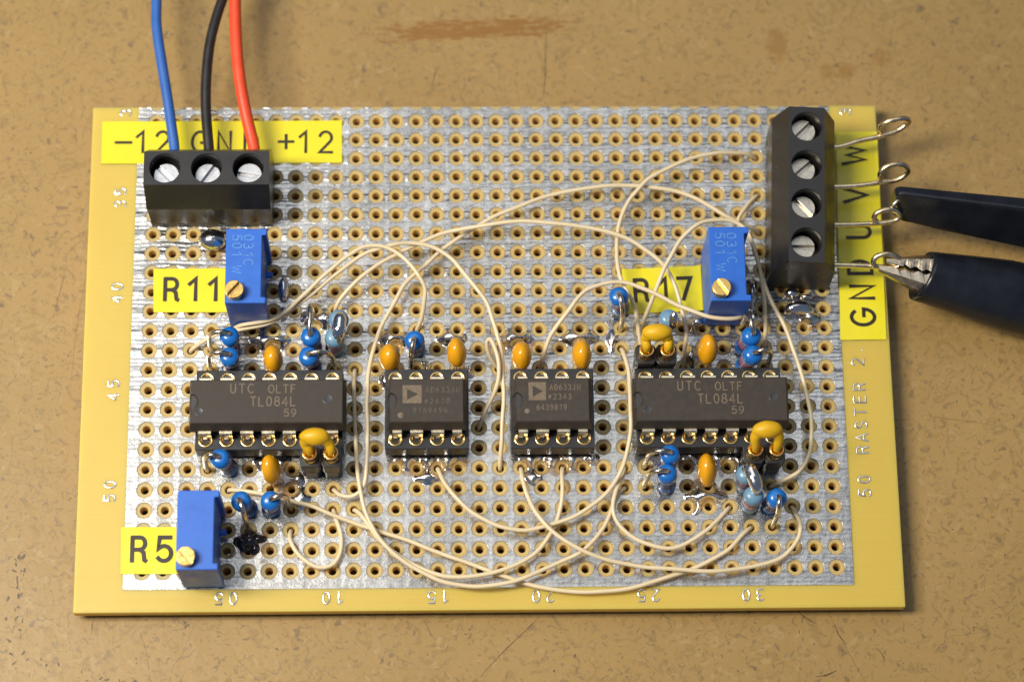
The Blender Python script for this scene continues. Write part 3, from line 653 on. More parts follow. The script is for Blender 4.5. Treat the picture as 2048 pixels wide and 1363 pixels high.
# ------------------------------------------------------------------ chip sockets and chips
UC, LC = None, None
def socket_and_chip(c0, n, texts, lab_s, lab_c, style, dx=0.0):
    """n pins a side from column c0, rows 45 and 48"""
    xa, xb = hx(c0)-1.27, hx(c0+n-1)+1.27; cy = hy(46.5); cx = (xa+xb)/2; g14 = n == 7
    root = empty('chip_socket', (cx, cy, 0), lab_s, 'chip socket', 'black round-contact chip sockets')
    mb = MB()
    for sg in (1, -1):
        yc = cy+sg*3.81; box(mb, xa, xb, yc-1.22, yc+1.22, 1.15, 4.0, .09)
        box(mb, xa+.25, xb-.25, yc-.85, yc+.85, .35, 1.3)
        for k in range(n): lathe(mb, [(.5, -.1), (.5, .5), (0, .5)], (hx(c0+k), yc, 0), n=10)
    for ex in (xa, xb-1.3): box(mb, ex, ex+1.3, cy-2.7, cy+2.7, 1.2, 3.93, .09)
    if g14: box(mb, cx-.7, cx+.7, cy-2.7, cy+2.7, 1.2, 3.8, .09)
    mb.build('housing', 'socket_black', root)
    first = None
    for sg in (1, -1):
        for k in range(n):
            x, y = hx(c0+k), cy+sg*3.81
            if first is None:
                mb = MB(); lathe(mb, [(.90, 3.9), (.90, 4.08), (.85, 4.13), (.74, 4.12), (.46, 4.04), (.36, 3.85), (.33, 3.0), (0, 3.0)], (x, y, 0), n=24)
                first = mb.build('contact', 'gold', root); first_xy = (x, y)
            else:
                o = first.copy(); COL.objects.link(o); o.parent = root; o.location = ((x-first_xy[0])*S, (y-first_xy[1])*S, 0)
    # the chip itself
    Lh = 9.45 if g14 else 4.78; x0, x1 = cx-Lh-.05+dx, cx+Lh-.05+dx
    chip_root = empty('integrated_circuit', ((x0+x1)/2, cy, 4.2), lab_c, 'chip', 'black dual-in-line chips')
    mb = MB(); NT = 9
    def outline(inset, notch):
        xl, xr, yb, yt = x0+inset, x1-inset, cy-3.17+inset*1.25, cy+3.17-inset*1.25
        pts = [(xr, yb), (xr, yt), (xl, yt), (xl, cy+.98)]
        for i in range(1, NT): a = PI/2-PI*i/NT; pts.append((xl+(.86*math.cos(a) if notch else 0), cy+.98*math.sin(a)))
        pts += [(xl, cy-.98), (xl, yb)]; return pts
    levels = [(.25, 4.25, False), (.02, 5.55, False), (0, 5.75, False), (.33, 7.40, True), (.37, 7.52, True), (.46, 7.6, True)]
    rings = [[(a, b, z) for a, b in outline(i_, nt)] for i_, z, nt in levels]; K = len(rings[0])
    vs = [p for r in rings for p in r]; fs = [(q*K+k, q*K+(k+1) % K, (q+1)*K+(k+1) % K, (q+1)*K+k) for q in range(len(rings)-1) for k in range(K)]
    fs += [tuple((len(rings)-1)*K+k for k in range(K)), tuple(reversed(range(K)))]
    mb.add(vs, fs); fix_normals(mb.build('body', 'ic_epoxy', chip_root))
    # floor of the moulded end notch
    mb = MB(); mb.add([(x0+.30, cy+.9*math.sin(a)*1.0, 7.2) if False else (x0+.36+.80*max(0, math.cos(a)), cy+.92*math.sin(a), 7.18) for a in [PI/2-PI*i/12 for i in range(13)]], [tuple(reversed(range(13)))]); mb.build('notch_floor', 'ic_dimple', chip_root)
    for sg in (1, -1):
        for k in range(n):
            x = hx(c0+k)+dx*.6; a, b = -.76, .76
            if not g14:
                if k == 0: a = -.35
                if k == n-1: b = .35
            pth = [(2.9, 5.78), (3.46, 5.80), (3.62, 5.70), (3.66, 5.52), (3.68, 4.30)]; t = .25
            mb = MB(); vs = []; 
            for i, (yy, zz) in enumerate(pth):
                q = pth[min(i+1, len(pth)-1)]; p = pth[max(i-1, 0)]; d = Vector((q[0]-p[0], q[1]-p[1])).normalized(); nn = (-d.y, d.x)
                for xx in (a, b):
                    vs.append((x+xx, cy+sg*yy, zz)); vs.append((x+xx, cy+sg*(yy-nn[0]*t), zz-nn[1]*t))
            fs = []
            for i in range(len(pth)-1):
                o_ = i*4; fs += [(o_, o_+4, o_+6, o_+2), (o_+1, o_+3, o_+7, o_+5), (o_, o_+1, o_+5, o_+4), (o_+2, o_+6, o_+7, o_+3)]
            o_ = (len(pth)-1)*4; fs.append((o_, o_+1, o_+3, o_+2))
            mb.add(vs, fs); 
            box(mb, x-.24, x+.24, cy+sg*3.66-.14, cy+sg*3.66+.12, 3.0, 4.5)
            fix_normals(mb.build('pin', 'pin_tin', chip_root))
    zt = 7.606
    for st, tx, ty, H, adv, wd in texts:
        mb = MB(); text(mb, st, tx, ty, H, 0, H*.13, zt, adv, 0, wd); mb.build('marking_text', 'ic_print_worn' if c0 == 13 and st != 'AD633JN' else 'ic_print_worn' if c0 == 13 else 'ic_print', chip_root)
    if style[0] == 'dimples':
        for (px, py, r) in style[1]:
            mb = MB(); lathe(mb, [(0, zt-.002), (r*.86, zt-.002), (r*.95, zt+.012), (r, zt-.01)], (px, py, 0), n=28); mb.build('mould_dimple', 'ic_dimple', chip_root)
    else:
        _, (sx0, sy0, sx1, sy1), (px, py, r) = style
        mb = MB(); m_ = .16*(sx1-sx0); mx, my = (sx0+sx1)/2, (sy0+sy1)/2
        # square emblem with a right-pointing triangle left bare
        A = (sx0+m_*1.5, sy1-m_*1.2); B = (sx1-m_*1.1, my); C_ = (sx0+m_*1.5, sy0+m_*1.2)
        Q = [(sx0, sy1), (sx1, sy1), (sx1, sy0), (sx0, sy0)]
        vs = [(x, y, zt) for x, y in Q+[A, B, C_]]; mb.add(vs, [(0, 4, 5, 1), (1, 5, 2), (2, 5, 6, 3), (3, 6, 4, 0)]); fix_normals(mb.build('emblem', 'ic_print', chip_root))
        mb = MB(); lathe(mb, [(0, zt), (r, zt), (r+.02, zt-.01)], (px, py, 0), n=20); mb.build('pin_one_dot', 'ic_print', chip_root)
def tl(ox, oy):   # marking of the 14-pin chips, laid out from the first letter
    return [('UTC', ox+1.06, oy, 1.10, 1.07, .95), ('OLTF', ox+5.87, oy-.06, .98, .87, .95), ('TL084L', ox+4.8, oy-1.62, 1.12, .95, .9), ('59', ox+6.85, oy-3.05, .90, .87, 1.0)]
U4dx = 54.04-.3
socket_and_chip(4, 7, tl(-30.80, -8.55), 'fourteen-way chip socket between the R5 and R11 trimmers', 'wide black chip marked TL084L below the R11 trimmer', ('dimples', ((-19.44, -9.94, .62), (-34.78, -11.45, .52))), 0)
socket_and_chip(25, 7, tl(-30.80+U4dx, -8.50), 'fourteen-way chip socket near the four-way terminal block', 'wide black chip marked TL084L below the R17 trimmer', ('dimples', ((-19.44+U4dx-.1, -9.94, .62), (-34.78+U4dx, -11.45, .52))), .1)
socket_and_chip(13, 4, [('AD633JN', -5.68, -8.82, .66, .61, .85), ('#2410', -6.35, -10.22, .66, .66, .85), ('8189496', -7.2, -11.38, .62, .62, .9)], 'eight-way chip socket, nearer the R11 side', 'square chip with faint worn AD633JN marking', ('emblem', (-10.5, -10.5, -8.2, -8.25), (-10.73, -11.98, .34)), .1)
socket_and_chip(19, 4, [('AD633JN', 9.05, -8.58, .68, .55, .8), ('#2343', 8.4, -9.76, .66, .60, .85), ('6439819', 7.4, -11.08, .66, .54, .8)], 'eight-way chip socket, nearer the R17 side', 'square chip with clearer AD633JN 6439819 marking', ('emblem', (4.65, -10.2, 6.75, -7.95), (4.45, -11.53, .30)), -.02)

# ------------------------------------------------------------------ resistors standing on end
def resistor(base, top, lead, lab, pale=False, bands=('brown', 'black', 'red'), rise=1.1, bar=None):
    """base, top: (col, row) of the foot and of the crown; lead: list of mm points or (col,row) of the return hole"""
    b = Vector((hx(base[0]), hy(base[1]), .25)); t = Vector((hx(top[0]), hy(top[1]), 6.35)); ax = (t-b).normalized(); L = (t-b).length
    root = empty('resistor', (b.x, b.y, 0), lab, 'resistor', 'film resistors standing on end')
    mb = MB()
    R = 1.22
    prof = [(0, 0), (.45, .02), (.9, .18), (1.10, .5), (1.14, .95), (1.06, 1.35), (.99, 1.6), (.98, L-2.3), (1.02, L-2.05), (1.17, L-1.75), (R, L-1.35), (R, L-.85), (1.14, L-.45), (.92, L-.16), (.55, L-.03), (0, L)]
    lathe(mb, prof, b, ax, 24); mb.build('body', 'res_pale' if pale else 'res_blue', root)
    zs = [L-2.95, L-3.65, L-4.3]
    mb = MB(); q = Vector((0,0,1)).rotation_difference(ax)
    for bc, z in zip(bands, zs):
        mb = MB(); lathe(mb, [(.985, z-.20), (1.0, z-.19), (1.0, z+.19), (.985, z+.20)], b, ax, 24); mb.build('colour_band', 'band_'+bc, root)
    mb = MB(); lathe(mb, [(1.215, L-1.62), (1.235, L-1.58), (1.235, L-1.46), (1.225, L-1.42)], b, ax, 24); mb.build('rim_band', 'band_'+('red' if pale else 'metal'), root)
    if lead is not None:
        if isinstance(lead, tuple): e = Vector((hx(lead[0]), hy(lead[1]), 0))
        d = Vector((e.x-t.x, e.y-t.y, 0)); D = d.length; d.normalize()
        p = [t-ax*.5, t+ax*.25, t+ax*.62+d*D*.10, t+Vector((0,0,.95))+d*D*.34, Vector((0,0,t.z+.72))+Vector((t.x,t.y,0))+d*D*.62, Vector((e.x,e.y,t.z-.4))-d*D*.12, Vector((e.x,e.y,t.z*.52))-d*D*.03, Vector((e.x, e.y, .4)), Vector((e.x, e.y, -1.9))]
        mb = MB(); tube(mb, spline(p, .3), .31, 10); mb.build('lead', 'lead_wire', root)
    mb = MB(); tube(mb, [b+ax*.3, Vector((b.x, b.y, -1.9))], .28, 8); mb.build('foot_lead', 'lead_wire', root)
    return root, t
GR = 'film resistors standing on end'
resistor((5, 43), (5.08, 43.0), (4.0, 43), 'bright blue resistor behind left end of the R11-side wide chip, farther of the pair')
resistor((5, 44), (5.1, 44.05), (4.0, 44), 'bright blue resistor touching left end of the R11-side wide chip, nearer of the pair', bands=('black', 'red', 'brown'))
resistor((9, 43), (8.95, 43.05), (8.95, 41.3), 'bright blue resistor with lead bent back, beside the pale pair')
resistor((9, 44), (8.86, 44.05), (10.05, 44), 'bright blue resistor with lead arching right onto the R11-side wide chip corner')
resistor((5.05, 49), (4.72, 49.08), (3.97, 49.05), 'blue resistor leaning left in front of the R11-side wide chip', bands=('black', 'brown', 'brown'))
resistor((6.05, 51), (5.74, 51.15), (6.05, 52.1), 'blue resistor whose lead runs into the burnt flux near R5', bands=('brown', 'black', 'black'))
resistor((7.05, 51), (7.2, 51.15), (8.0, 51), 'blue resistor with lead bent right, under the cream wire near R5', bands=('black', 'brown', 'black'))
resistor((14, 43), (13.92, 43.3), (13.75, 44.2), 'blue resistor between two yellow capacitors behind the worn-marking square chip', bands=('brown', 'black', 'brown'))
resistor((24, 41), (23.75, 41.1), (23.98, 42.05), 'blue resistor standing at the left end of the R17 label', bands=('red', 'black', 'brown'))
resistor((29.9, 43.1), (30.17, 43.12), (29.9, 41.95), 'bright blue resistor in front of the R17 trimmer, lead curled back', bands=('orange', 'red', 'black'))
resistor((29.9, 44), (30.2, 44.08), (31.1, 44), 'bright blue resistor touching the R17-side wide chip socket, lead bent right', bands=('orange', 'red', 'black'))
resistor((26, 49), (26.02, 49.0), (24.95, 49), 'blue resistor against front edge of the R17-side wide chip, farther of two', bands=('brown', 'black', 'red'))
resistor((26, 50), (25.82, 49.93), (24.9, 50), 'blue resistor in front of the R17-side wide chip, nearer of two', bands=('black', 'black', 'brown'))
resistor((30.9, 51), (31.02, 51.18), (31.0, 52), 'bright blue resistor with lead bent down towards the near board edge', bands=('black', 'red', 'brown'))
_, ta = resistor((10.05, 42), (10.34, 42.22), None, 'pale blue resistor joined by thick solder, farther one beside the R11-side chip', True, ('red', 'brown', 'black'))
_, tb = resistor((10.0, 43), (10.13, 43.12), None, 'pale grey-blue resistor with red band, nearer one of soldered pair', True, ('red', 'black', 'red'))
ra, tc_ = resistor((26.0, 42.2), (26.2, 42.24), None, 'pale blue resistor with solder on top, behind yellow plugged capacitor', True)
_, td = resistor((29.75, 50), (29.56, 49.98), None, 'pale blue resistor with red bands under the solder bar, farther one', True, ('red', 'black', 'red'))
_, te = resistor((29.95, 51), (29.9, 51.03), None, 'pale blue resistor in front, joined by a solder bar to its twin', True, ('red', 'metal', 'red'))
def solder_bar(a, b, lab, r=.72, lift=.55, side=(0, 0)):
    root = empty('solder_bridge', ((a.x+b.x)/2, (a.y+b.y)/2, 6), lab, 'solder joint', 'solder bars across resistor tops')
    m = (a+b)/2+Vector((side[0], side[1], lift+.2)); mb = MB()
    pts = spline([a+Vector((side[0]*.3, side[1], -.1)), a+Vector((side[0], side[1], lift)), m, b+Vector((side[0], side[1], lift)), b+Vector((side[0]*.9, side[1], -.25))], .18)
    n = len(pts); tube(mb, pts, [r*(.55+.45*math.sin(PI*min(.93, max(.07, i/(n-1))))**.5)*(1+.10*noise.noise((i*.35, r, 1))) for i in range(n)], 14); mb.build('bar', 'solder_ball', root)
    mb = MB(); tube(mb, spline([b+Vector((side[0]*.9, side[1]-.2, .2)), b+Vector((side[0]*.9+.1, side[1]-.5, .1)), b+Vector((side[0]*.8, side[1]-.7, -.4))], .2), [.34]*len(spline([b+Vector((side[0]*.9, side[1]-.2, .2)), b+Vector((side[0]*.9+.1, side[1]-.5, .1)), b+Vector((side[0]*.8, side[1]-.7, -.4))], .2)), 10); mb.build('wire_end', 'lead_wire', root)
solder_bar(ta, tb+Vector((.35, .2, 0)), 'silver solder bar joining two pale resistors beside the R11-side chip', .85, .5, (.12, -.1))
solder_bar(td, te+Vector((-.1, .3, 0)), 'silver solder bar joining two pale resistors near the R17-side chip corner', .85, .6, (.35, .35))
root = empty('solder_bridge', (tc_.x+.4, tc_.y, 6), 'teardrop of silver solder on pale resistor behind plugged yellow capacitor', 'solder joint', 'solder bars across resistor tops')
mb = MB(); lathe(mb, [(0, -1.5), (.45, -1.2), (.72, -.5), (.70, .2), (.5, .75), (.2, 1.15), (0, 1.3)], (tc_.x+.45, tc_.y-.35, tc_.z-.15), (.05, .55, .84), 18); mb.build('drop', 'solder_ball', root)

# ------------------------------------------------------------------ yellow dipped capacitors
def ellipsoid(mb, c, ax, rx, ry, rz, taper=0.0, seed=0, nu=28, nv=18, lean=(0, 0)):
    vs = []; fs = []
    for i in range(nv+1):
        ph = -PI/2+PI*i/nv; z = math.sin(ph); k = math.cos(ph)
        tp = 1-taper*max(0, -z)**1.4
        for j in range(nu):
            a = 2*PI*j/nu; ww = 1+.07*noise.noise((math.cos(a)*1.3+seed, math.sin(a)*1.3, z*1.3))
            vs.append((c[0]+rx*k*tp*math.cos(a)*ww+lean[0]*z*rz, c[1]+ry*k*tp*math.sin(a)*ww+lean[1]*z*rz, c[2]+rz*z))
    for i in range(nv):
        for j in range(nu): fs.append((i*nu+j, i*nu+(j+1) % nu, (i+1)*nu+(j+1) % nu, (i+1)*nu+j))
    mb.add(vs, fs, True)
def capacitor(c, r, lab, rx=1.22, ry=1.75, rz=2.35, zc=3.7, lean=(0, 0), taper=.35, legs=((0, .9), (0, -.9))):
    x, y = hx(c), hy(r); root = empty('capacitor', (x, y, 0), lab, 'capacitor', 'yellow dipped capacitors')
    mb = MB(); ellipsoid(mb, (x, y, zc), None, rx, ry, rz, taper, c, lean=lean); mb.build('body', 'cap_yellow', root)
    for dx, dy in legs:
        mb = MB(); tube(mb, spline([(x+dx*.5-lean[0]*rz*.7, y+dy*.5-lean[1]*rz*.7, zc-rz*.75), (x+dx, y+dy, .9), (x+dx, y+dy, -1.8)], .5), .25, 8); mb.build('lead', 'lead_wire', root)
capacitor(7.12, 43.95, 'yellow capacitor behind the R11-side wide chip, between two resistor pairs')
capacitor(7.12, 49.45, 'yellow capacitor in front of the R11-side wide chip, tapering right', rx=1.18, ry=1.7, lean=(-.12, .15), taper=.6)
capacitor(12.72, 43.9, 'round yellow capacitor behind the worn-marking square chip, left of blue resistor', rx=1.32, ry=1.7)
capacitor(15.95, 43.7, 'yellow capacitor behind the worn-marking square chip, right of blue resistor', lean=(-.05, .12), taper=.5)
capacitor(19.06, 43.85, 'yellow capacitor behind the clear-marking square chip, above its emblem corner', rx=1.26)
capacitor(21.97, 43.8, 'yellow capacitor behind the clear-marking square chip, far from its emblem', rx=1.26, ry=1.85)
capacitor(28.05, 43.6, 'orange-yellow capacitor behind the R17-side wide chip', lean=(.06, .18), taper=.6)
capacitor(27.82, 49.6, 'yellow egg-shaped capacitor in front of the R17-side wide chip above solder', rx=1.18, ry=1.95, lean=(-.08, .12), taper=.45)
# capacitors plugged into two-way pin sockets
def plugged(c, r, lab_s, lab_c, lean, zc=10.0, rise=0.0):
    x, y = hx(c+.5), hy(r); root = empty('pin_socket', (x, y, 0), lab_s, 'pin socket', 'two-way pin sockets')
    mb = MB()
    for k in (-1, 1):
        xx = x+k*1.27
        prism(mb, [(xx+.62*a+b*.0, y+q) for a, q in ((-1.85, -.7), (-1.2, -1.2), (1.2, -1.2), (1.85, -.7), (1.85, .7), (1.2, 1.2), (-1.2, 1.2), (-1.85, .7))for b in (0,)], .1, 2.6, .08)
        prism(mb, [(xx+.66*a, y+q) for a, q in ((-1.9, -.85), (-1.4, -1.25), (1.4, -1.25), (1.9, -.85), (1.9, .85), (1.4, 1.25), (-1.4, 1.25), (-1.9, .85))], 2.85, 5.4, .08)
        box(mb, xx-1.0, xx+1.0, y-.9, y+.9, 2.5, 3.0)
    mb.build('housing', 'socket_black', root)
    for k in (-1, 1):
        mb = MB(); lathe(mb, [(.88, 5.3), (.90, 5.5), (.80, 5.65), (.72, 5.8), (.72, 7.0), (.90, 7.15), (.90, 7.4), (.80, 7.45), (.55, 7.2), (.35, 6.4), (0, 6.4)], (x+k*1.27, y, 0), n=24); mb.build('contact', 'gold', root)
    cr = empty('capacitor', (x, y, 7), lab_c, 'capacitor', 'yellow dipped capacitors')
    mb = MB(); ellipsoid(mb, (x+lean[0], y+lean[1], zc), None, 1.82, 1.05, 1.15, 0, c+r, lean=(0, 0))
    for k in (-1, 1):
        pts = spline([(x+lean[0]+k*.95, y+lean[1]-.1, zc-.2), (x+k*1.38+lean[0]*.6, y+lean[1]*.6, zc-1.0), (x+k*1.32, y+lean[1]*.15, 8.1), (x+k*1.27, y, 7.1)], .25)
        n = len(pts); tube(mb, pts, [.78-.36*i/(n-1) for i in range(n)], 12)
    mb.build('body', 'cap_dull', cr)
    for k in (-1, 1):
        mb = MB(); tube(mb, [(x+k*1.27, y, 7.3), (x+k*1.27, y, 6.5)], .25, 8); mb.build('lead', 'lead_wire', cr)
plugged(9, 49, 'black two-way pin socket at front of the R11-side wide chip', 'yellow capacitor plugged upright, leaning over the R11-side wide chip', (-.55, 1.35), 9.6)
plugged(25, 44, 'black two-way pin socket behind the R17-side wide chip', 'yellow arched capacitor plugged upright below the R17 label', (-.1, 1.55), 9.2)
plugged(30, 48.95, 'black two-way pin socket at front corner of the R17-side wide chip', 'yellow arched capacitor plugged upright over the R17-side chip front edge', (-.1, 1.6), 10.2)
